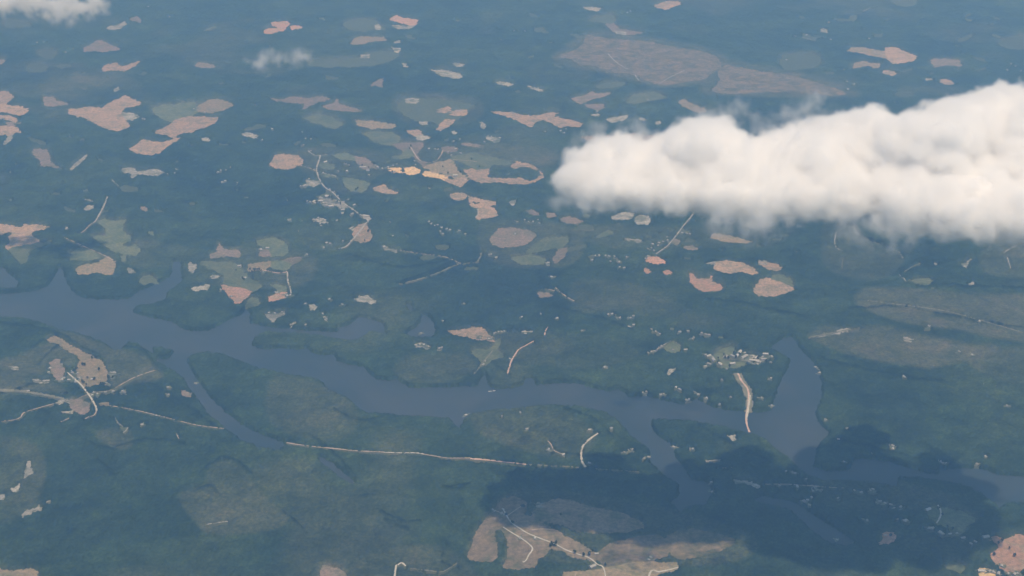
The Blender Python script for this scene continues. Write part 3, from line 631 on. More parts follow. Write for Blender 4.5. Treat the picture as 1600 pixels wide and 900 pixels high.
# ------------------------------------------------------------------ roads, lanes and tracks: material | width in metres | line
ROADS = """
a|15|168,307 163,320 156,334 148,347
e|9|148,347 140,352 130,362 120,366
e|9|100,371 118,379 135,387 160,398 182,409
w|9|173,279 180,286 186,291
a|13|480,235 492,243 500,243 498,252 495,262 497,275 502,285 508,293 520,301 532,313 545,323 554,329 562,335 574,341
a|9|500,243 512,242 520,241
a|15|576,343 568,354 556,369 548,378 540,386 528,389
a|10|505,271 520,274 530,279
a|11|545,323 530,321 515,318 505,317
e|9|470,258 482,262 494,268
b|8|474,225 470,228
e|11|640,227 645,236 655,250 668,254 680,252 688,244 692,235
e|9|708,250 728,251 745,253
a|13|742,341 747,335 746,326
e|10|624,391 660,397 680,399 700,403 720,412
v|12|720,412 705,417 690,424 660,435 620,445
v|12|720,412 745,409 752,395
a|12|449,425 450,440 453,448 455,459
r|12|404,421 420,424 435,427 449,425
a|13|1085,331 1078,341 1070,350 1058,366 1045,382 1035,390 1025,397
a|8|950,84 960,95 976,106 981,108
a|8|992,117 998,126
a|8|1030,131 1045,122 1055,117 1070,110
a|9|1240,56 1252,58 1267,62
a|8|1270,55 1285,58 1298,61
a|7|1348,18 1356,14 1366,10
a|9|1307,362 1304,378 1308,388 1318,393
v|9|1317,403 1315,420
v|10|1332,352 1345,368 1380,384 1405,394 1411,404
a|8|1403,428 1411,434 1415,439
v|8|1411,426 1425,417 1441,410
a|11|1568,395 1578,389 1590,383
a|8|1573,400 1577,412 1579,420
e|11|866,448 880,460 890,467 898,471
e|9|850,451 868,455
r|11|793,584 796,573 800,562 805,554 811,546 822,540 836,532
r|9|851,524 852,518 856,511
w|9|1024,548 1036,540 1050,533 1064,541
v|48|1152,583 1158,595 1166,606 1171,620
v|40|1171,620 1171,632 1169,645
r|14|1153,584 1159,596 1168,608 1170,622 1168,640 1166,652 1167,664 1171,676
b|13|1172,618 1170,632 1168,646 1166,655
b|15|935,677 922,686 911,697 908,710 910,722 915,730
e|9|855,688 861,695 866,704 874,708 882,711
e|13|447,692 480,697 520,701 560,705 585,706 600,707
b|13|600,707 625,708 650,708 662,710
e|11|662,710 680,713 700,716 735,716
r|20|735,717 760,719 785,722
r|12|785,722 805,724 822,726
v|9|822,726 860,728 885,729 905,731
v|10|930,733 960,735 1000,738
b|12|105,582 115,591 125,600 132,608 138,616 144,625 150,636 151,642
e|9|151,642 147,649 138,652 130,657
v|24|0,609 25,611 50,614 80,619 105,625
e|10|0,663 20,657 38,645 60,638 85,631
e|9|94,660 110,653
t|16|120,624 145,614 170,611 188,602
e|11|188,602 200,595 215,588 232,582 247,578
e|9|170,634 190,637 215,642 245,649 280,658 310,665 350,670
b|9|243,649 252,650
w|8|180,653 183,659 187,663 192,667
w|10|200,668 197,673 192,677
e|8|275,677 280,686
b|9|788,797 785,795 789,801 795,812 803,820 812,826 825,834 845,842 868,851 885,860 905,867 920,872 933,882 945,894 951,902
e|9|768,796 778,800 787,803
e|9|793,806 802,800 812,793 822,789
b|9|786,824 800,833 815,842 828,852 832,859 826,868 822,876 817,879
e|8|830,829 848,827 868,829 872,831
b|12|1004,901 1015,897 1030,894 1045,891 1060,887
v|9|1120,732 1145,731
e|9|1195,757 1230,757 1260,759 1300,762 1320,763
b|11|1465,789 1469,796 1470,804 1467,812 1463,818
a|9|322,820 340,817 357,815
b|11|610,901 618,890 622,883 628,880 634,885
v|8|640,888 670,892 690,894 705,886 715,880
e|8|885,900 900,895
a|10|1103,722 1112,720 1128,719
e|8|1360,707 1364,710
w|10|1102,719 1106,722
v|9|740,585 770,548
v|10|1262,528 1330,515 1345,512
v|13|1355,470 1420,478 1480,487 1530,500 1598,520
"""
ROADM['w'] = M['w']; ROADM['t'] = M['t']
k = 0
for line in ROADS.strip().splitlines():
    ty, wd, cs = line.split('|')
    ln = smooth(widen(parse(cs)), 5, closed=False)
    P = [place(*q) for q in ln]
    wd = float(wd) * (0.68 if ty != 'v' else 1.0)
    mg_ = 1.0 if ty == 'v' else 3.2
    rn = random.Random(k)
    V, L_, R_ = [], [], []
    for i, (x, y) in enumerate(P):
        a, b_ = P[max(0, i - 1)], P[min(len(P) - 1, i + 1)]
        dx, dy = b_[0] - a[0], b_[1] - a[1]
        d = math.hypot(dx, dy) or 1
        h = wd * 0.5 * rn.uniform(0.75, 1.2) * (1.0 + max(0, (y - 7000) / 14000))
        L_.append((x - dy / d * h, y + dx / d * h)); R_.append((x + dy / d * h, y - dx / d * h))
    for i in range(len(P) - 1):
        ex = lambda p_, q_: (p_[0] + (p_[0] - q_[0]) / wd * mg_, p_[1] + (p_[1] - q_[1]) / wd * mg_)
        fill(OPEN, [seen(*q, 0.0) for q in (ex(L_[i], R_[i]), ex(L_[i + 1], R_[i + 1]), ex(R_[i + 1], L_[i + 1]), ex(R_[i], L_[i]))])
    n = len(P)
    V = [(*q, 0) for q in L_] + [(*q, 0) for q in R_]
    F = [(i, n + i, n + i + 1, i + 1) for i in range(n - 1)]
    o = mesh_obj('lane' if wd < 12 else 'road', V, F, ROADM[ty])
    o.location.z = 1.9 + 0.04 * (k % 14)
    tag(o, kind='structure')
    k += 1

# ------------------------------------------------------------------ buildings
def gable(L, W, H, RH, over=0.5):
    l, w_, = L / 2, W / 2
    wv = [(-l, -w_, 0), (l, -w_, 0), (l, w_, 0), (-l, w_, 0), (-l, -w_, H), (l, -w_, H), (l, w_, H), (-l, w_, H), (-l, 0, H + RH), (l, 0, H + RH)]
    wf = [(0, 1, 5, 4), (2, 3, 7, 6), (1, 2, 6, 9, 5), (3, 0, 4, 8, 7)]
    lo, wo = l + over, w_ + over
    dz = -over * RH / w_
    rv = [(-lo, -wo, H + dz + .02), (lo, -wo, H + dz + .02), (lo, 0, H + RH + .02), (-lo, 0, H + RH + .02), (lo, wo, H + dz + .02), (-lo, wo, H + dz + .02)]
    rv += [(x, y, z + 0.3) for x, y, z in rv]
    rf = [(0, 3, 2, 1), (3, 5, 4, 2), (6, 7, 8, 9), (9, 8, 10, 11), (0, 1, 7, 6), (5, 11, 10, 4), (0, 6, 9, 3), (3, 9, 11, 5), (1, 2, 8, 7), (2, 4, 10, 8)]
    return (wv, wf), (rv, rf)
MESH = {}
def me(name, vf, mat):
    m = bpy.data.meshes.new(name); m.from_pydata(vf[0], [], vf[1]); m.materials.append(mat); m.update(); return m
for kind, dims in {'house': (13, 8.5, 3.4, 2.6), 'barn': (26, 13, 5, 3.6), 'hall': (48, 16, 5, 2.6)}.items():
    wl, rf = gable(*dims)
    L, W, H, RH = dims
    wins = []
    nw_ = 3 if kind == 'house' else 5
    for s in (-1, 1):
        for i in range(nw_):
            x = -L / 2 + L * (i + .5) / nw_
            wins.append(me('window', ([(x - .6, s * (W / 2 + .05), 1.1), (x + .6, s * (W / 2 + .05), 1.1), (x + .6, s * (W / 2 + .05), 2.5), (x - .6, s * (W / 2 + .05), 2.5)], [(0, 1, 2, 3)]), GLASS))
    dr = me('door', ([(L / 2 + .05, -1, 0), (L / 2 + .05, 1, 0), (L / 2 + .05, 1, 2.4), (L / 2 + .05, -1, 2.4)], [(0, 1, 2, 3)]), BARK)
    MESH[kind] = (me('wall', wl, WALL), me('roof', rf, ROOF_W), me('roof', rf, ROOF_G), wins, dr)
def building(kind, u, v, rot, label, group, pale=True, sc_=1.0, full=False):
    x, y = place(u, v)
    e = bpy.data.objects.new(kind if kind != 'hall' else 'long_shed', None)
    COL.objects.link(e)
    e.location = (x, y, 1.3); e.rotation_euler.z = rot; e.scale = (sc_,) * 3
    tag(e, label, {'house': 'house', 'barn': 'barn', 'hall': 'shed'}[kind], group)
    wl, r1, r2, wins, dr = MESH[kind]
    for nm, m_ in [('wall', wl), ('roof', r1 if pale else r2)] + ([('door', dr)] + [('window', w_) for w_ in wins[:4]] if full else []):
        o = bpy.data.objects.new(nm, m_); COL.objects.link(o); o.parent = e
    rad = {'house': 11, 'barn': 20, 'hall': 32}[kind] * sc_
    ring = [seen(x + rad * math.cos(a), y + rad * math.sin(a) * 1.2, 0.0) for a in [i * math.pi / 4 + random.uniform(-.3, .3) for i in range(8)]]
    fill(OPEN, ring)
    return e
ORD = ('first second third fourth fifth sixth seventh eighth ninth tenth eleventh twelfth thirteenth fourteenth fifteenth sixteenth seventeenth eighteenth nineteenth '
       'twentieth').split()
def ordinal(i):
    if i < 20: return ORD[i]
    tens = ['twenty', 'thirty', 'forty'][(i + 1) // 10 - 2]
    return {'twenty': 'twentieth', 'thirty': 'thirtieth', 'forty': 'fortieth'}[tens] if (i + 1) % 10 == 0 else tens + ' ' + ORD[(i + 1) % 10 - 1]
HOUSES = [
 ("white roofed house of the roadside village strung along the bending street", 'houses of the roadside village', 'mixed',
  "480,315 485,316 490,316 492,318 500,309 503,310 501,315 510,308 513,307 506,318 510,321 517,323 525,314 529,316 531,326 551,328 544,312 553,321 508,254 540,257 545,259 529,268 542,268 577,274 492,265 505,271 483,280 475,291 470,291 587,259 590,262 474,227 486,236 522,300 515,297 528,307 537,316 535,334 547,337 550,335"),
 ("pale house among the lawns below the roadside village", 'houses below the roadside village', 'house', "490,344 497,341 508,345 513,349 526,345 502,353 510,380 516,381 506,387 548,377 536,377 604,387 614,369 600,386"),
 ("small farm house near the golden field's pale left tip", 'houses by the golden field', 'house', "614,259 609,265 615,269 606,262 620,257 597,264"),
 ("white roofed house in the loose woodland hamlet right below the seahorse shaped field", 'houses of the woodland hamlet', 'house', "670,347 674,350 679,353 684,352 690,356 688,362 692,366 698,358 703,360 718,361 727,366"),
 ("small pale house along the curved lane above the golden field", 'houses by the curved pale lane', 'house', "670,233 680,233 684,234 700,238 709,221 719,218 720,240 712,233 705,243 757,222 768,214 773,220 781,216 648,252 649,258"),
 ("pale house by the white yards under the long ragged pink field", 'houses under the long ragged field', 'house', "876,205 882,208 884,202 762,213 753,192 852,206 400,216 410,219 472,207 478,217 486,218 425,202"),
 ("small white roofed house at the foot of the slanting pale road", 'houses by the slanting pale road', 'house', "1012,389 1018,388 1022,392 1030,380 1036,378 1020,382 1028,384 1066,364 1073,365 1078,366 1042,371 1043,376 1013,401 1009,405"),
 ("white roofed house scattered left of the rosy clearing", 'houses left of the rosy clearing', 'house', "930,400 936,400 946,400 952,401 960,401 967,410 954,409 979,402 925,407 975,419 968,418"),
 ("little pale house of the loose row north of the lake's middle", 'houses north of the lake middle', 'house', "956,491 962,493 968,497 950,492 985,497 990,494 983,511 990,508 845,491 870,498 815,496"),
 ("white roofed house around the small green triangle meadow", 'houses around the triangle meadow', 'house', "1013,552 1018,550 1022,549 1030,544 1034,542 1018,515 1025,519 1031,522 1062,519 1075,518 1082,530 1084,528 1096,521 1103,523 1108,524 1052,547"),
 ("white building of the lakeside village above the tan causeway", 'buildings of the lakeside village', 'mixed',
  "1102,555 1107,557 1113,558 1115,563 1108,569 1135,559 1137,557 1151,557 1145,557 1160,562 1164,558 1168,556 1174,557 1181,560 1178,563 1184,566 1191,558 1193,562 1196,554 1206,558 1192,564 1144,569 1126,570 1136,577 1102,573 1156,551 1163,552"),
 ("small white house on the wooded shore of the lake's north bank", 'houses along the north bank', 'house', "1004,614 1010,613 1032,617 1037,616 1073,626 1076,625 1091,617 1104,623 1124,633 1128,594 1142,621 1190,622 1204,592 1205,567 1206,635 1056,606 1062,609 945,575"),
 ("small white house by the eastern shore of the lake's right arm", 'houses on the eastern shore', 'house', "1274,574 1280,583 1290,656 1319,722 1228,737 1238,739 1242,740 1260,749 1310,687 1395,702 1323,670"),
 ("tiny pale house in the dark woods at the right", 'houses in the right hand woods', 'house', "1414,590 1412,589 1499,550 1519,555 1573,634 1530,503 1452,510 1540,714 1527,726 1473,724 1478,724 1470,722 1395,697 1360,767 1364,765 1375,784 1383,787 1392,789 1407,793 1355,814 1414,815 1417,814 1402,812"),
 ("little white house in the trees between the lake's lower bank and the cloud's shadow", 'houses near the lower bank', 'house', "976,707 982,704 988,703 1006,717 1014,715 1053,699 1078,703 1082,702 921,724 813,645 784,651 823,671 728,649 1111,754 1112,769 921,672 955,670"),
 ("white house along the lane at the dim lower right", 'houses along the lower right lane', 'house', "1218,759 1270,768 1268,778 1262,782 1257,784 1265,790 1284,766 1309,779 1308,844 1255,783 1246,761 1335,767 1345,770"),
 ("small white house near the crossroads hamlet at the left", 'houses of the crossroads hamlet', 'house',
  "96,570 79,576 76,582 97,594 100,591 114,583 112,580 118,597 116,592 167,599 152,616 144,618 165,613 177,612 192,612 146,614 263,617 306,600 263,606 222,664 44,612 108,594 125,592 121,584 175,590"),
 ("small white building among the fields round the green pasture", 'farm buildings round the green pasture', 'house', "374,416 376,418 381,435 384,434 407,390 418,388 408,391 298,411 294,420 446,461 449,463 453,462 430,457 432,458 411,425 480,398 345,453 361,464 330,433"),
 ("lone white farm house on a dark slope of the upper left", 'lone farms of the upper left', 'house', "245,274 262,272 275,265 273,271 345,267 347,285 352,283 371,286 353,266 340,270 360,262 232,11 303,171 320,176 58,67 68,66 103,82 217,183 226,187 223,186 122,184"),
 ("isolated bright white roof high in the upper right", 'lone roofs of the upper right', 'house', "1229,94 1358,61 1325,140 1399,160 1324,128 1335,132 1580,100 1587,104 1595,111 1574,110 1260,55 1286,45 1298,62 980,20 972,21 985,18 803,48 812,47 820,49 1013,157 933,175"),
 ("white lakeside house on the north shore left of the olive anchor field", 'houses left of the olive anchor field', 'house', "477,475 504,491 508,496 454,508 477,508 514,468 535,476 650,540 656,539 662,539 670,542 686,545 690,544 692,502 774,520 779,519 784,519 788,518 764,530 750,528 758,565 755,570 772,522 768,529 797,561 725,475 658,521 420,489 430,490 441,488"),
 ("pale farm building beside the hazy brown field or its meadows", 'farms near the hazy brown field', 'house', "808,347 820,344 826,347 840,344 843,349 833,347 854,412 857,411 775,403 767,398 805,366 862,433"),
 ("small building of the lower right corner by the salmon red ground", 'buildings of the lower right corner', 'mixed', "1533,893 1546,893 1552,895 1575,897 1590,897 1484,835 1495,834 1505,841 1467,833 1471,834 1451,826 1457,826 1450,797 1540,840 1517,850 1524,847 1565,885 1585,898 1560,897"),
 ("white building close to the bare slope tracks at the bottom", 'buildings by the bare slope', 'house', "770,797 773,799 784,803 787,804 812,842 836,842 857,703 880,711 1017,872 1014,875"),
]
YARD = soil_mat('mown_yards', (0.19, 0.195, 0.155), (0.14, 0.155, 0.115), (0.09, 0.115, 0.07), 0.0)
def yards(points, seed):
    """the mown and gravelled ground round a group of houses: one sheet of loose patches"""
    rn = random.Random(seed)
    V, F = [], []
    for (u, v) in points:
        for rep_ in range(rn.choice((1, 2, 2, 3))):
            x, y = place(u + rn.uniform(-4, 4) * (rep_ > 0), v + rn.uniform(-2, 2) * (rep_ > 0))
            a0, L, W = rn.uniform(0, 3.14), rn.uniform(12, 32), rn.uniform(6, 11)
            n0 = len(V); ring = []
            for i in range(9):
                a = i * 2 * math.pi / 9
                q = rn.uniform(.55, 1.15)
                dx, dy = L * q * math.cos(a), W * q * math.sin(a)
                px_, py_ = x + dx * math.cos(a0) - dy * math.sin(a0), y + dx * math.sin(a0) + dy * math.cos(a0)
                V.append((px_, py_, 1.62 + (0.004 * len(F)) % 0.25)); ring.append(seen(px_, py_, 0.0))
            F.append(tuple(range(n0, n0 + 9)))
            fill(OPEN, ring)
    o = mesh_obj('yard_ground', V, F, YARD)
    tag(o, kind='stuff')
for lab, grp, mode, cs in HOUSES:
    yards(parse(cs), len(lab))
    for rank, (u, v) in enumerate(sorted(parse(cs))):
        kd = 'house'
        if mode == 'mixed' and random.random() < 0.3: kd = 'barn'
        far = (place(u, v)[1] - 5000) / 9000
        pale = random.random() < 0.78
        building(kd, u, v, random.uniform(0, 3.14), '%s-roofed %s, %s from left among the %s' % ('pale' if pale else 'grey', kd, ordinal(rank), grp), grp, pale, random.uniform(0.7, 1.15) + 0.3 * max(0, far), full=v > 560)
for kd, u, v, rot, lab, s in [
 ('barn', 926, 886, 0.6, 'big bright white farm building in a tree ring at the bottom', 1.1),
 ('barn', 932, 866, 0.2, 'white barn at the bend above the bright farm building', 0.7),
 ('barn', 1071, 547, 0.3, 'brightest white round looking building right of the triangle meadow', 0.8),
 ('hall', 567, 262, 0.05, 'long white shed at the top of the roadside village', 1.0),
 ('barn', 575, 267, 0.1, 'white barn right below the long white shed', 0.9),
 ('barn', 535.5, 328.5, 0.2, 'brightest white roof at the south side of the roadside village', 1.0),
 ('hall', 572, 338, -0.4, 'long white shed on the bright yard at the village end', 1.0),
 ('hall', 1163, 558, 0.8, 'long white slanting building in the lakeside village', 1.0),
 ('hall', 1178, 564, -0.2, 'long white flat lying building in the lakeside village', 1.0),
 ('barn', 711, 275, 0.1, 'white farm building on the tip of the olive tan slope', 1.3),
 ('barn', 145, 593, 0.4, 'bright white barn standing in the tan club shaped field', 0.8),
 ('barn', 374, 416, 0.4, 'white barn on the green pasture above the orange triangle', 0.9),
 ('barn', 381, 435, 0.2, 'bright white barn in the middle of the green pasture', 1.0),
 ('barn', 418, 388, 0.2, 'white barn at the left corner of the round meadow', 0.9),
 ('barn', 1383, 837, 0.2, 'pale roofed building on the small salmon pink clearing', 0.6),
 ('barn', 1414, 814, 0.2, 'white roofed building right above the small salmon pink clearing', 0.8),
 ('barn', 1455, 826, 0.1, 'white barn left below the olive green field', 0.9),
]:
    building(kd, u, v, rot, lab, None, True, s, full=True)

# ------------------------------------------------------------------ boat with its wake, on the lake
bx, by = place(772, 611)
boat = bpy.data.objects.new('motor_boat', None); COL.objects.link(boat)
boat.location = (bx, by, 0.45); boat.rotation_euler.z = R(8)
tag(boat, 'small white motor boat crossing the open lake, trailing foam', 'boat')
hv = [(-6, -1.7, 0), (-6, 1.7, 0), (2, 1.9, 0), (7.5, 0, .5), (2, -1.9, 0), (-6, -2.1, 1.4), (-6, 2.1, 1.4), (2, 2.3, 1.5), (8.5, 0, 2.0), (2, -2.3, 1.5)]
mesh_obj('hull', hv, [(0, 5, 6, 1), (1, 6, 7, 2), (2, 7, 8, 3), (3, 8, 9, 4), (4, 9, 5, 0), (5, 9, 7, 6), (7, 9, 8), (0, 1, 2, 4), (2, 3, 4)], HULL, boat)
cv = [(-3, -1.4, 1.5), (2, -1.3, 1.5), (2, 1.3, 1.5), (-3, 1.4, 1.5), (-2.8, -1.2, 3.2), (1, -1.1, 3.2), (1, 1.1, 3.2), (-2.8, 1.2, 3.2)]
mesh_obj('cabin', cv, [(0, 1, 5, 4), (1, 2, 6, 5), (2, 3, 7, 6), (3, 0, 4, 7), (4, 5, 6, 7)], HULL, boat)
mesh_obj('windscreen', [(2.02, -1.1, 1.9), (2.02, 1.1, 1.9), (1.2, .95, 3.1), (1.2, -.95, 3.1)], [(0, 1, 2, 3)], GLASS, boat)
wk = [(-6, 0, .1)]
for i in range(1, 14): wk.append((-6 - i * 1.8, 0.5 + i * 0.22 * random.uniform(.7, 1.3), .1))
for i in range(13, 0, -1): wk.append((-6 - i * 1.8, -0.5 - i * 0.22 * random.uniform(.7, 1.3), .1))
fo = mesh_obj('foam', wk, [tuple(range(len(wk)))], FOAM); fo.location = boat.location; fo.rotation_euler.z = R(8)
tag(fo, 'white foam wake behind the small boat', kind='stuff')

# ------------------------------------------------------------------ single trees
def crown_mesh(seed):
    rn = random.Random(seed)
    bm = bmesh.new()
    for i in range(16):
        a, h = rn.uniform(0, 6.28), rn.uniform(-1, 1)
        r_ = 4.6 * math.sqrt(max(0.05, 1 - h * h)) * rn.uniform(.5, 1)
        rr = rn.uniform(1.6, 2.6)
        res = bmesh.ops.create_icosphere(bm, subdivisions=1, radius=rr)
        for v_ in res['verts']:
            v_.co = v_.co * rn.uniform(.75, 1.25) + Vector((r_ * math.cos(a), r_ * math.sin(a), 9 + 4.4 * h))
    m = bpy.data.meshes.new('crown'); bm.to_mesh(m); bm.free(); m.materials.append(LEAF); return m
def trunk_mesh():
    V, F = [], []
    for k_, (z, r_) in enumerate([(0, .6), (3, .42), (7, .3), (11, .12)]):
        for i in range(6): V.append((r_ * math.cos(i * 1.047) + .15 * k_, r_ * math.sin(i * 1.047), z))
    for k_ in range(3):
        for i in range(6): F.append((k_ * 6 + i, k_ * 6 + (i + 1) % 6, k_ * 6 + 6 + (i + 1) % 6, k_ * 6 + 6 + i))
    for i in range(3):
        a = i * 2.1; n0_ = len(V)
        V += [(.2, 0, 5), (.45, .15, 5.3), (3.2 * math.cos(a), 3.2 * math.sin(a), 9)]
        F.append((n0_, n0_ + 1, n0_ + 2))
    m = bpy.data.meshes.new('trunk'); m.from_pydata(V, [], F); m.materials.append(BARK); return m
CROWNS, TRUNK = [crown_mesh(i) for i in range(4)], trunk_mesh()
TREES = [
 ("dark round tree standing in or beside the tan club shaped field", 'trees at the tan club field', "129,571 131,571 133,571.5 120,577 148,559 150,560 144,561 154,559 155,579 147,594 148,593 158,602 161,602 163,602.5 169,590 170,593 176,591 137,592 129,598 131,600 135,602 116,581 105,617 95,617 101,617"),
 ("dark tree standing among the houses of the roadside village", 'trees of the roadside village', "495,317 499,318 515,309 527,317 540,257 553,256 566,260 576,263 585,257 556,298 532,320 576,362 575,363 570,377 505,303 559,296 604,268 613,270 519,313"),
 ("dark tree on the edge of the green pasture above the orange triangle", 'trees of the green pasture', "396,422 399,422 398,424 402,423 405,423 394,427 395,434 396,437 379,436 381,438 369,424 391,422 408,424"),
 ("dark tree standing alone beside the tracks of the bare slope", 'trees of the bare slope', "800,818 802,819 815,793 818,794 862,851 865,853 868,854 869,850 898,865 876,806 912,869 921,868 926,862 860,855 946,884 831,787 791,806"),
 ("dark tree standing among the lakeside village buildings", 'trees of the lakeside village', "1131,556 1133,560 1138,561 1147,553 1156,556 1186,558 1184,562 1150,560 1178,568 1188,553 1105,553 1197,566 1122,561 1140,574"),
 ("dark tree on the salmon red ground or the olive field at the lower right", 'trees at the lower right', "1391,839 1392,838 1560,850 1566,846 1553,868 1577,858 1480,826 1488,829 1466,797 1472,806 1585,870 1540,880"),
 ("dark tree on the lasso field and the slope above the golden field", 'trees above the golden field', "642,230 640,233 700,272 705,279 720,270 767,266 768,272 737,250 749,262 734,284 692,262 658,271"),
]
for lab, grp, cs in TREES:
    for rank, (u, v) in enumerate(sorted(parse(cs))):
        e = bpy.data.objects.new('tree', None); COL.objects.link(e)
        x, y = place(u, v)
        e.location = (x, y, 0.9); e.rotation_euler.z = random.uniform(0, 6); e.scale = (random.uniform(.9, 1.4),) * 3
        tag(e, 'dark round tree, %s from the left among the %s' % (ordinal(rank), grp), 'tree', grp)
        for nm, m_ in (('trunk', TRUNK), ('crown', random.choice(CROWNS))):
            o = bpy.data.objects.new(nm, m_); COL.objects.link(o); o.parent = e

# ------------------------------------------------------------------ stands of younger wood: lower, lighter canopy
STANDS = [
 (0.95, "1335,470 1345,456 1365,452 1400,452 1450,454 1500,460 1600,472 1600,545 1560,530 1500,518 1460,514 1430,510 1400,504 1370,495 1345,482"),
 (0.75, "1262,528 1290,513 1330,514 1380,512 1420,522 1460,528 1510,540 1560,545 1540,560 1490,570 1450,578 1420,572 1380,568 1330,558 1295,546"),
 (0.35, "1520,560 1600,540 1600,610 1560,600"),
 (0.45, "280,780 300,765 320,758 325,738 345,722 365,724 385,740 398,760 425,788 450,808 440,826 400,834 330,836 305,815"),
 (0.5, "150,680 175,672 200,672 210,690 200,705 170,700"),
 (0.4, "1285,355 1310,345 1350,365 1400,392 1412,410 1395,432 1360,442 1310,432 1285,410"),
 (0.75, "85,515 120,525 160,540 190,548 225,556 245,575 255,590 240,598 205,602 180,612 168,590 160,560 125,540"),
 (0.65, "0,575 25,560 60,545 90,540 118,556 112,575 78,562 70,585 45,588 20,600 0,605"), (0.6, "0,600 45,598 80,600 110,618 85,616 40,612 0,606"),
 (0.35, "430,590 520,612 560,650 540,690 480,690 420,660"),
 (0.4, "90,115 130,112 150,130 90,150 60,140"),
 (0.3, "760,640 860,640 930,680 900,720 800,700 740,670"),
 (0.3, "790,520 860,520 960,530 1000,560 900,580 800,560"),
 (0.35, "640,560 720,555 745,580 690,600 620,590"),
 (0.5, "800,770 920,775 1050,800 1180,840 1150,880 1000,890 850,880 760,830"),
 (0.5, "470,235 600,240 640,260 600,275 540,300 500,290 465,260"), (0.45, "640,225 860,235 850,262 700,258 640,245"), (0.45, "620,150 745,158 740,195 640,200"),
 (0.85, "862,92 880,76 905,60 930,50 1000,58 1095,74 1135,92 1145,120 1110,130 1040,138 1000,130 930,112 880,104"), (0.8, "1095,148 1105,118 1130,96 1190,104 1280,122 1345,150 1270,154 1160,152"),
 (0.4, "760,345 900,360 895,415 790,420 750,390"), (0.4, "290,400 480,395 470,450 300,445"), (0.35, "920,355 1200,365 1190,385 1000,395 920,380"), (0.3, "0,110 130,100 240,150 200,165 0,140"),
 (0.4, "200,380 300,390 320,430 260,425 210,420"),
 (0.3, "480,350 560,350 540,390 470,385"), (0.3, "900,440 1000,450 1000,480 900,490"),
 (0.3, "830,100 910,100 920,125 840,130"), (0.35, "1560,370 1600,370 1600,430 1540,430"),
 (0.4, "0,690 60,700 50,800 0,830"), (0.3, "560,880 700,860 760,900 560,900"), (0.3, "1300,740 1420,760 1500,790 1400,800 1280,790"),
]
STN = blank()
for val, cs in STANDS: fill(STN, smooth(widen(parse(cs)), 4), val)
def blur(a, r_):
    for ax in (0, 1):
        c_ = np.cumsum(np.concatenate([np.zeros_like(a.take([0], ax)), a], ax), ax, dtype=np.float64)
        n_ = a.shape[ax]
        hi = np.minimum(np.arange(n_) + r_ + 1, n_); lo = np.maximum(np.arange(n_) - r_, 0)
        a = ((c_.take(hi, ax) - c_.take(lo, ax)) / (hi - lo).reshape([-1 if i == ax else 1 for i in (0, 1)])).astype(np.float32)
    return a
STN = blur(blur(STN, 5), 5)
# scrub and saplings fringe the open land
STN = np.maximum(STN, np.clip(blur(blur(FMASK, 7), 7) * 1.7, 0, 0.9))
# hollows: dark wooded ravines and hedges where the crowns are taller than around
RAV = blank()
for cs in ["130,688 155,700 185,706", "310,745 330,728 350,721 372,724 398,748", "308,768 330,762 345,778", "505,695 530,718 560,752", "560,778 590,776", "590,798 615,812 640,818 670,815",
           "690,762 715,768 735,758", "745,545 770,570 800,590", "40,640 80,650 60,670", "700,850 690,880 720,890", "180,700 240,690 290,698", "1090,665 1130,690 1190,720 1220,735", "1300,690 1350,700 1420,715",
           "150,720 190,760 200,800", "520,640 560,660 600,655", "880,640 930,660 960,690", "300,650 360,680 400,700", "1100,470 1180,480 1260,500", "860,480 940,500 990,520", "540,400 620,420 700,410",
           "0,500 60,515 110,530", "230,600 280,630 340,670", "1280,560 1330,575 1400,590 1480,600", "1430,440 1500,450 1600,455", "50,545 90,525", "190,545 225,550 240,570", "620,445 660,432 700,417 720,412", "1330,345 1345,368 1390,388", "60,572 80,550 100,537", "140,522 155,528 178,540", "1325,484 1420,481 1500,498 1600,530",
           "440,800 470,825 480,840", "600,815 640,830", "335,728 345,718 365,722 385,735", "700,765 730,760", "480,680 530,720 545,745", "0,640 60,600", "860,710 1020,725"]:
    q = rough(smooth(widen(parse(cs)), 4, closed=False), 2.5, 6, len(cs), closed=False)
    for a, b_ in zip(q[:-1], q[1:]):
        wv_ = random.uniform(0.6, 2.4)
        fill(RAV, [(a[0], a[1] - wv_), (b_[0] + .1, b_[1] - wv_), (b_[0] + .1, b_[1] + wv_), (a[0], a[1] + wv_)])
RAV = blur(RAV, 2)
# dark fringe on the banks: shade of the shore trees, painted into the canopy colour
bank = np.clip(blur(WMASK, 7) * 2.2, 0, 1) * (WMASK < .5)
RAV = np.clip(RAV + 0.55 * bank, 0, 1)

# value noise on the land, for stand height
def vnoise(x, y, cell, seed):
    r_ = np.random.default_rng(seed).random((256, 256)).astype(np.float32)
    fx, fy = x / cell, y / cell
    ix, iy = np.floor(fx).astype(int), np.floor(fy).astype(int)
    tx, ty = fx - ix, fy - iy
    tx, ty = tx * tx * (3 - 2 * tx), ty * ty * (3 - 2 * ty)
    g = lambda i, j: r_[(iy + j) % 256, (ix + i) % 256]
    return (g(0, 0) * (1 - tx) + g(1, 0) * tx) * (1 - ty) + (g(0, 1) * (1 - tx) + g(1, 1) * tx) * ty

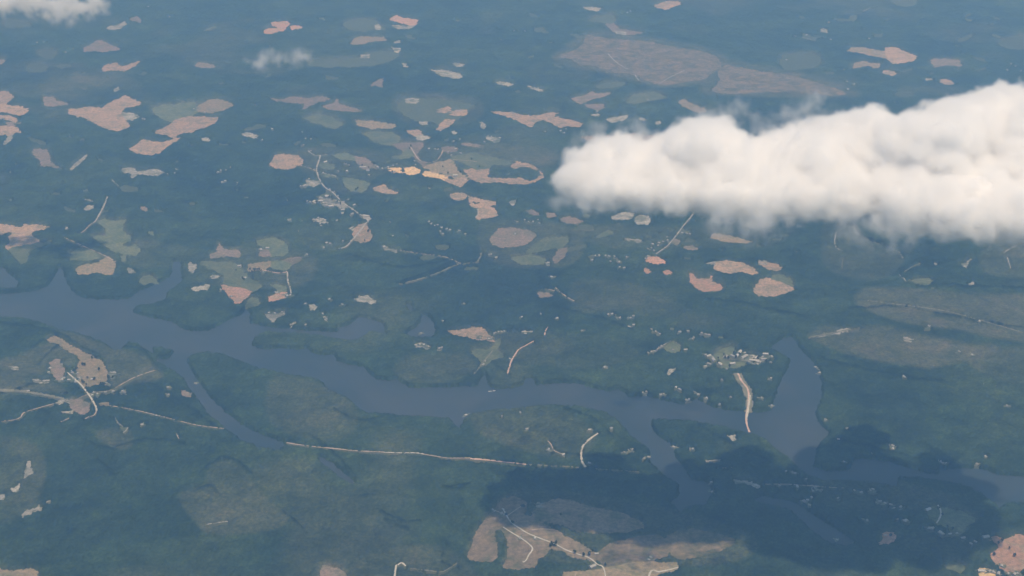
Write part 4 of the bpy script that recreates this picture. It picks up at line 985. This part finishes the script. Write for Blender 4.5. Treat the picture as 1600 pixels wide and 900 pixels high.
# ------------------------------------------------------------------ the forest: one mass of crowns over all land left closed
NA, NR = 760, 980
az = np.linspace(R(-26), R(26), NA)
dist = 4150.0 * (17200.0 / 4150.0) ** (np.arange(NR) / (NR - 1))
A, D = np.meshgrid(az, dist)
da = (az[1] - az[0])
A = A + rng.uniform(-.42, .42, A.shape) * da
D = D * (1 + rng.uniform(-.42, .42, D.shape) * (dist[1] / dist[0] - 1))
X, Y = D * np.sin(A), D * np.cos(A)
topH = 15.0
u0, v0 = seen(X, Y, 0.0)
u1, v1 = seen(X, Y, topH)
um, vm = (u0 + u1) / 2, (v0 + v1) / 2
opened = (lookup(OPEN, u0, v0) > 0) | (lookup(OPEN, u1, v1) > 0) | (lookup(OPEN, um, vm) > 0)
stand = lookup(STN, u0, v0)
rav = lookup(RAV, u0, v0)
stand = np.clip(stand + (vnoise(X, Y, 420, 3) - .5) * 0.5 * (stand > .02) + np.clip((vnoise(X, Y, 900, 5) * .6 + vnoise(X, Y, 260, 6) * .4 - .62) * 2.2, 0, .35), 0, 1)
crown = rng.random(X.shape).astype(np.float32)
Z = 13.0 + 5.0 * (vnoise(X, Y, 300, 1) - .5) + 5 * (vnoise(X, Y, 90, 2) - .5) + (crown ** 0.7 - .5) * 7.5
Z = Z * (1 - 0.6 * stand) + rav * 6
Z = np.where(opened, 0.15, np.maximum(Z, 2.0))
keep = ~(opened[:-1, :-1] & opened[1:, :-1] & opened[:-1, 1:] & opened[1:, 1:])
idx = np.arange(NR * NA).reshape(NR, NA)
quads = np.stack([idx[:-1, :-1], idx[:-1, 1:], idx[1:, 1:], idx[1:, :-1]], -1)[keep].astype(np.int32)
used = np.zeros(NR * NA, bool); used[quads.ravel()] = True
remap = np.cumsum(used) - 1
quads = remap[quads].astype(np.int32)
co = np.stack([X, Y, Z], -1).reshape(-1, 3)[used].astype(np.float32)
fm = bpy.data.meshes.new('forest')
fm.vertices.add(len(co)); fm.vertices.foreach_set('co', co.ravel())
fm.loops.add(quads.size); fm.loops.foreach_set('vertex_index', quads.ravel())
fm.polygons.add(len(quads)); fm.polygons.foreach_set('loop_start', np.arange(0, quads.size, 4, dtype=np.int32))
fm.update(calc_edges=True)
at = fm.attributes.new('evergreen_bank_shade', 'FLOAT', 'POINT'); at.data.foreach_set('value', rav.reshape(-1)[used].astype(np.float32))
at = fm.attributes.new('stand', 'FLOAT', 'POINT'); at.data.foreach_set('value', stand.reshape(-1)[used].astype(np.float32))
fm.materials.append(FO)
forest = bpy.data.objects.new('forest', fm); COL.objects.link(forest)
tag(forest, 'dense green forest covering the land between fields and lake', kind='stuff')

# ------------------------------------------------------------------ ground sheet to the horizon
G = 39500.0
n = 40
V = [(-G + 2 * G * i / n, -G + 2 * G * j / n + 5000, 0.0) for j in range(n + 1) for i in range(n + 1)]
F = [(j * (n + 1) + i, j * (n + 1) + i + 1, (j + 1) * (n + 1) + i + 1, (j + 1) * (n + 1) + i) for j in range(n) for i in range(n)]
gr = mesh_obj('ground', V, F, GR)
tag(gr, kind='structure')

# ------------------------------------------------------------------ clouds
CW, t, b = new_mat('cloud_body')
b.inputs['Base Color'].default_value = (0.985, 0.985, 0.98, 1)
b.inputs['Subsurface Weight'].default_value = 1.0
b.inputs['Subsurface Radius'].default_value = (1, 1, 1)
b.inputs['Subsurface Scale'].default_value = 130.0
b.subsurface_method = 'RANDOM_WALK'
b.inputs['Roughness'].default_value = 1.0
b.inputs['Specular IOR Level'].default_value = 0.0
def vol_mat(name, dens, col=(0.998, 0.998, 0.998), g=0.3):
    m = bpy.data.materials.new(name); m.use_nodes = True
    t = m.node_tree
    t.nodes.remove(t.nodes['Principled BSDF'])
    pv = N(t, 'ShaderNodeVolumePrincipled')
    pv.inputs['Color'].default_value = (*col, 1)
    pv.inputs['Anisotropy'].default_value = g
    t.links.new(pv.outputs[0], t.nodes['Material Output'].inputs['Volume'])
    at_ = N(t, 'ShaderNodeAttribute', attribute_name='density')
    pv.inputs['Density Attribute'].default_value = ''
    mu = N(t, 'ShaderNodeMath', operation='MULTIPLY'); mu.inputs[1].default_value = dens
    t.links.new(at_.outputs['Fac'], mu.inputs[0]); t.links.new(mu.outputs[0], pv.inputs['Density'])
    return m
def blobs(u0, u1, top, bot, z0, zt, r0, r1, count, seed, squash=0.7):
    """puffs filling the cloud: (centre, radius)"""
    rn = random.Random(seed)
    f = lambda tab, u: float(np.interp(u, [q[0] for q in tab], [q[1] for q in tab]))
    out = []
    for i in range(count):
        u = rn.uniform(u0, u1)
        s = rn.random()
        vb, vt = f(bot, u), f(top, u)
        r_ = rn.uniform(r0, r1) * (0.30 + 0.70 * min(1, (vb - vt) / 180))
        pm = 2.4
        lo_y = place(u, vb - (r_ * 0.42 + 12) / pm, z0)[1]
        zz = z0 + (zt - z0) * min(1.0, max(0.15, (vb - vt - 80) / 140)) * min(1.0, max(0.0, s ** 0.8 * rn.uniform(0.55, 1.1)))
        hi_y = place(u, vt + (r_ * 0.95 + 22) / pm, zz)[1]
        y = lo_y + (hi_y - lo_y) * s
        x = (u - 800) / FPX * (y * CT + (CAM_H - zz) * ST)
        out.append((x, y, zz, r_, r_ * rn.uniform(squash, 1) * .8))
    return out
def blob_mesh(name, bl, scale=1.0, sub=2):
    bm = bmesh.new()
    for x, y, z, r_, rz in bl:
        res = bmesh.ops.create_icosphere(bm, subdivisions=sub, radius=1.0)
        for v_ in res['verts']: v_.co = Vector((x + v_.co.x * r_ * scale, y + v_.co.y * r_ * scale, z + v_.co.z * rz * scale * (1.0 if v_.co.z > 0 else 0.25)))
    m = bpy.data.meshes.new(name); bm.to_mesh(m); bm.free()
    return m
def gn_mist(name, voxel_mat, bounds, res, reach, nscale, namp, bias=0.0, crisp=False):
    """node group: turns the puff surfaces it is given into a soft body of mist that thins out with distance from them"""
    ng = bpy.data.node_groups.new(name, 'GeometryNodeTree')
    ng.interface.new_socket('Geometry', in_out='INPUT', socket_type='NodeSocketGeometry')
    ng.interface.new_socket('Geometry', in_out='OUTPUT', socket_type='NodeSocketGeometry')
    gi, go = ng.nodes.new('NodeGroupInput'), ng.nodes.new('NodeGroupOutput')
    vc = ng.nodes.new('GeometryNodeVolumeCube')
    lo, hi = bounds
    vc.inputs['Min'].default_value = lo; vc.inputs['Max'].default_value = hi
    for ax, k_ in enumerate(('Resolution X', 'Resolution Y', 'Resolution Z')):
        vc.inputs[k_].default_value = max(4, int((hi[ax] - lo[ax]) / res))
    px = ng.nodes.new('GeometryNodeProximity')
    ng.links.new(gi.outputs[0], px.inputs[0])
    mr = ng.nodes.new('ShaderNodeMapRange')
    mr.inputs['From Min'].default_value = reach; mr.inputs['From Max'].default_value = 0.0
    mr.inputs['To Min'].default_value = -0.0; mr.inputs['To Max'].default_value = 1.0
    ng.links.new(px.outputs['Distance'], mr.inputs['Value'])
    if crisp:
        mr.clamp = False; mr.inputs['From Max'].default_value = reach * 0.5; mr.inputs['From Min'].default_value = reach; mr.inputs['To Min'].default_value = -1.0; mr.inputs['To Max'].default_value = 0.0
    ps = ng.nodes.new('GeometryNodeInputPosition')
    nz = ng.nodes.new('ShaderNodeTexNoise')
    nz.inputs['Scale'].default_value = nscale; nz.inputs['Detail'].default_value = 5; nz.inputs['Roughness'].default_value = 0.62
    ng.links.new(ps.outputs[0], nz.inputs['Vector'])
    m1 = ng.nodes.new('ShaderNodeMath'); m1.operation = 'MULTIPLY_ADD'
    m1.inputs[1].default_value = namp; m1.inputs[2].default_value = -namp * 0.5 + bias
    ng.links.new(nz.outputs['Fac'], m1.inputs[0])
    ad = ng.nodes.new('ShaderNodeMath'); ad.operation = 'ADD'
    ng.links.new(m1.outputs[0], ad.inputs[0]); ng.links.new(mr.outputs[0], ad.inputs[1])
    mm = ng.nodes.new('ShaderNodeMath'); mm.operation = 'MULTIPLY'; mm.use_clamp = True
    ng.links.new(ad.outputs[0], mm.inputs[0])
    if crisp: mm.inputs[1].default_value = 1.3
    else: ng.links.new(mr.outputs[0], mm.inputs[1])
    ng.links.new(mm.outputs[0], vc.inputs['Density'])
    sm = ng.nodes.new('GeometryNodeSetMaterial')
    sm.inputs['Material'].default_value = voxel_mat
    ng.links.new(vc.outputs[0], sm.inputs[0]); ng.links.new(sm.outputs[0], go.inputs[0])
    return ng
def mist(name, bl, dens, reach, nscale, namp, res, parent=None, bias=0.0, scale=1.0, g=0.3, crisp=False):
    m = blob_mesh(name, bl, scale, 1)
    mt = vol_mat(name + '_vapour', dens, g=g)
    m.materials.append(mt)
    o = bpy.data.objects.new(name, m); COL.objects.link(o)
    if parent: o.parent = parent
    pad = reach
    lo = tuple(min(q[i] - (q[3] if i < 2 else q[4]) for q in bl) - pad for i in range(3))
    hi = tuple(max(q[i] + (q[3] if i < 2 else q[4]) for q in bl) + pad for i in range(3))
    md = o.modifiers.new('mist', 'NODES')
    md.node_group = gn_mist(name, mt, (lo, hi), res, reach, nscale, namp, bias, crisp)
    return o
TOP = [(885, 262), (900, 245), (915, 228), (940, 216), (965, 206), (985, 212), (1010, 216), (1035, 208), (1060, 192), (1085, 178), (1110, 172), (1125, 178), (1135, 205), (1160, 216), (1190, 210), (1220, 196), (1245, 188), (1270, 192), (1300, 176), (1335, 160), (1365, 158), (1385, 172), (1410, 176), (1440, 166), (1475, 160), (1500, 143), (1520, 128), (1550, 115), (1580, 118), (1600, 135), (1640, 140), (1700, 150), (1800, 190)]
BOT = [(885, 285), (900, 300), (920, 317), (1000, 322), (1080, 326), (1130, 336), (1180, 343), (1230, 340), (1290, 348), (1320, 336), (1350, 330), (1390, 346), (1430, 362), (1500, 373), (1600, 375), (1700, 375), (1800, 350)]
BL = blobs(910, 1790, TOP, BOT, 1640, 1850, 55, 140, 480, 11)
cm = blob_mesh('cloud', BL, 0.80, 2)
cloud = bpy.data.objects.new('cloud', cm); COL.objects.link(cloud)
cm.materials.append(CW)
tag(cloud, 'large bright white cumulus cloud reaching in from the right edge', 'cloud', kind='thing')
rmsh = cloud.modifiers.new('merge', 'REMESH'); rmsh.mode = 'VOXEL'; rmsh.voxel_size = 10.0; rmsh.use_smooth_shade = True
for nm, sz, st in (('billow', 150, 70), ('puff', 60, 35), ('wisp', 22, 14)):
    tx = bpy.data.textures.new(nm, 'CLOUDS'); tx.noise_scale = sz; tx.noise_depth = 2
    dm = cloud.modifiers.new(nm, 'DISPLACE'); dm.texture = tx; dm.strength = st; dm.mid_level = 0.55
mist('mist', BL, 0.06, 105, 0.013, 3.0, 8.5, cloud, -0.05, 0.9, g=0.0, crisp=True)

thin = []
def wisp(name, spec, dens, label, reach=60, namp=2.4, res=12, bias=-0.1):
    bl = []
    rn = random.Random(len(thin) + 3)
    for (u, v, z, r_) in spec:
        z += 250
        x, y = place(u, v, z)
        bl.append((x, y, z, r_, r_ * rn.uniform(.4, .6)))
    o = mist(name, bl, dens * 2.2, reach * 1.5, 0.018, namp * 2.4, res, None, bias - 0.35, 0.35)
    tag(o, label, 'cloud', kind='thing')
    thin.append(o)
wisp('cloud_wisp', [(-30, 2, 1350, 160), (0, 5, 1350, 140), (30, 4, 1350, 120), (60, 8, 1360, 130), (85, 14, 1350, 110), (100, 20, 1350, 90), (125, 12, 1350, 100), (150, 8, 1350, 80), (40, 0, 1380, 130), (110, 2, 1380, 90), (-70, 10, 1350, 200)], 0.03, 'soft white ragged cloud edge in the upper left corner')
wisp('cloud_wisp', [(398, 99, 1300, 40), (410, 95, 1300, 45), (428, 91, 1300, 50), (445, 94, 1300, 35), (460, 92, 1300, 30), (475, 88, 1300, 30)], 0.014, 'small thin isolated wisp of cloud in the upper left middle', 45, 2.2, 8)
wisp('cloud_wisp', [(1100, 184, 1350, 50), (1130, 178, 1350, 45), (1155, 174, 1350, 40), (1168, 180, 1350, 35)], 0.010, 'torn grey wisp above the left hump of the big cloud', 50, 2.4, 9)
wisp('cloud_wisp', [(1200, 205, 1330, 70), (1230, 185, 1350, 60), (1255, 172, 1350, 50), (1275, 160, 1350, 40), (1285, 185, 1350, 55)], 0.010, 'grey veil of mist rising between the two humps of the big cloud', 55, 2.4, 9)
wisp('cloud_wisp', [(870, 311, 1200, 35), (885, 316, 1200, 40), (905, 318, 1200, 40), (925, 322, 1200, 40)], 0.008, 'faint bluish wisp under the left tip of the big cloud', 45, 2.4, 9)

wisp('cloud_wisp', [(915, 226, 1400, 35), (935, 212, 1400, 40), (985, 203, 1400, 35), (1010, 210, 1400, 35)], 0.012, 'fine feathery wisp on the upper rim of the big cloud near its left tip', 50, 2.4, 9)
wisp('cloud_wisp', [(1130, 345, 1400, 45), (1165, 352, 1400, 45), (1200, 350, 1400, 50), (1330, 352, 1400, 50), (1360, 358, 1400, 45), (1400, 366, 1400, 45)], 0.009, 'thin grey shreds of mist hanging under the middle of the big cloud', 60, 2.4, 10)

# ------------------------------------------------------------------ haze
HZ = bpy.data.materials.new('air'); HZ.use_nodes = True
t = HZ.node_tree; t.nodes.remove(t.nodes['Principled BSDF'])
pv = N(t, 'ShaderNodeVolumePrincipled')
pv.inputs['Color'].default_value = (0.28, 0.57, 1.0, 1)
pv.inputs['Absorption Color'].default_value = (1, 1, 1, 1)
pv.inputs['Density'].default_value = 0.000071
pv.inputs['Anisotropy'].default_value = 0.2
t.links.new(pv.outputs[0], t.nodes['Material Output'].inputs['Volume'])
s = 40000.0
V = [(x, y + 5000, z) for z in (-1.0, CAM_H + 60) for y in (-s, s) for x in (-s, s)]
hz = mesh_obj('haze', V, [(0, 2, 3, 1), (4, 5, 7, 6), (0, 1, 5, 4), (2, 6, 7, 3), (0, 4, 6, 2), (1, 3, 7, 5)], HZ)
tag(hz, kind='stuff')
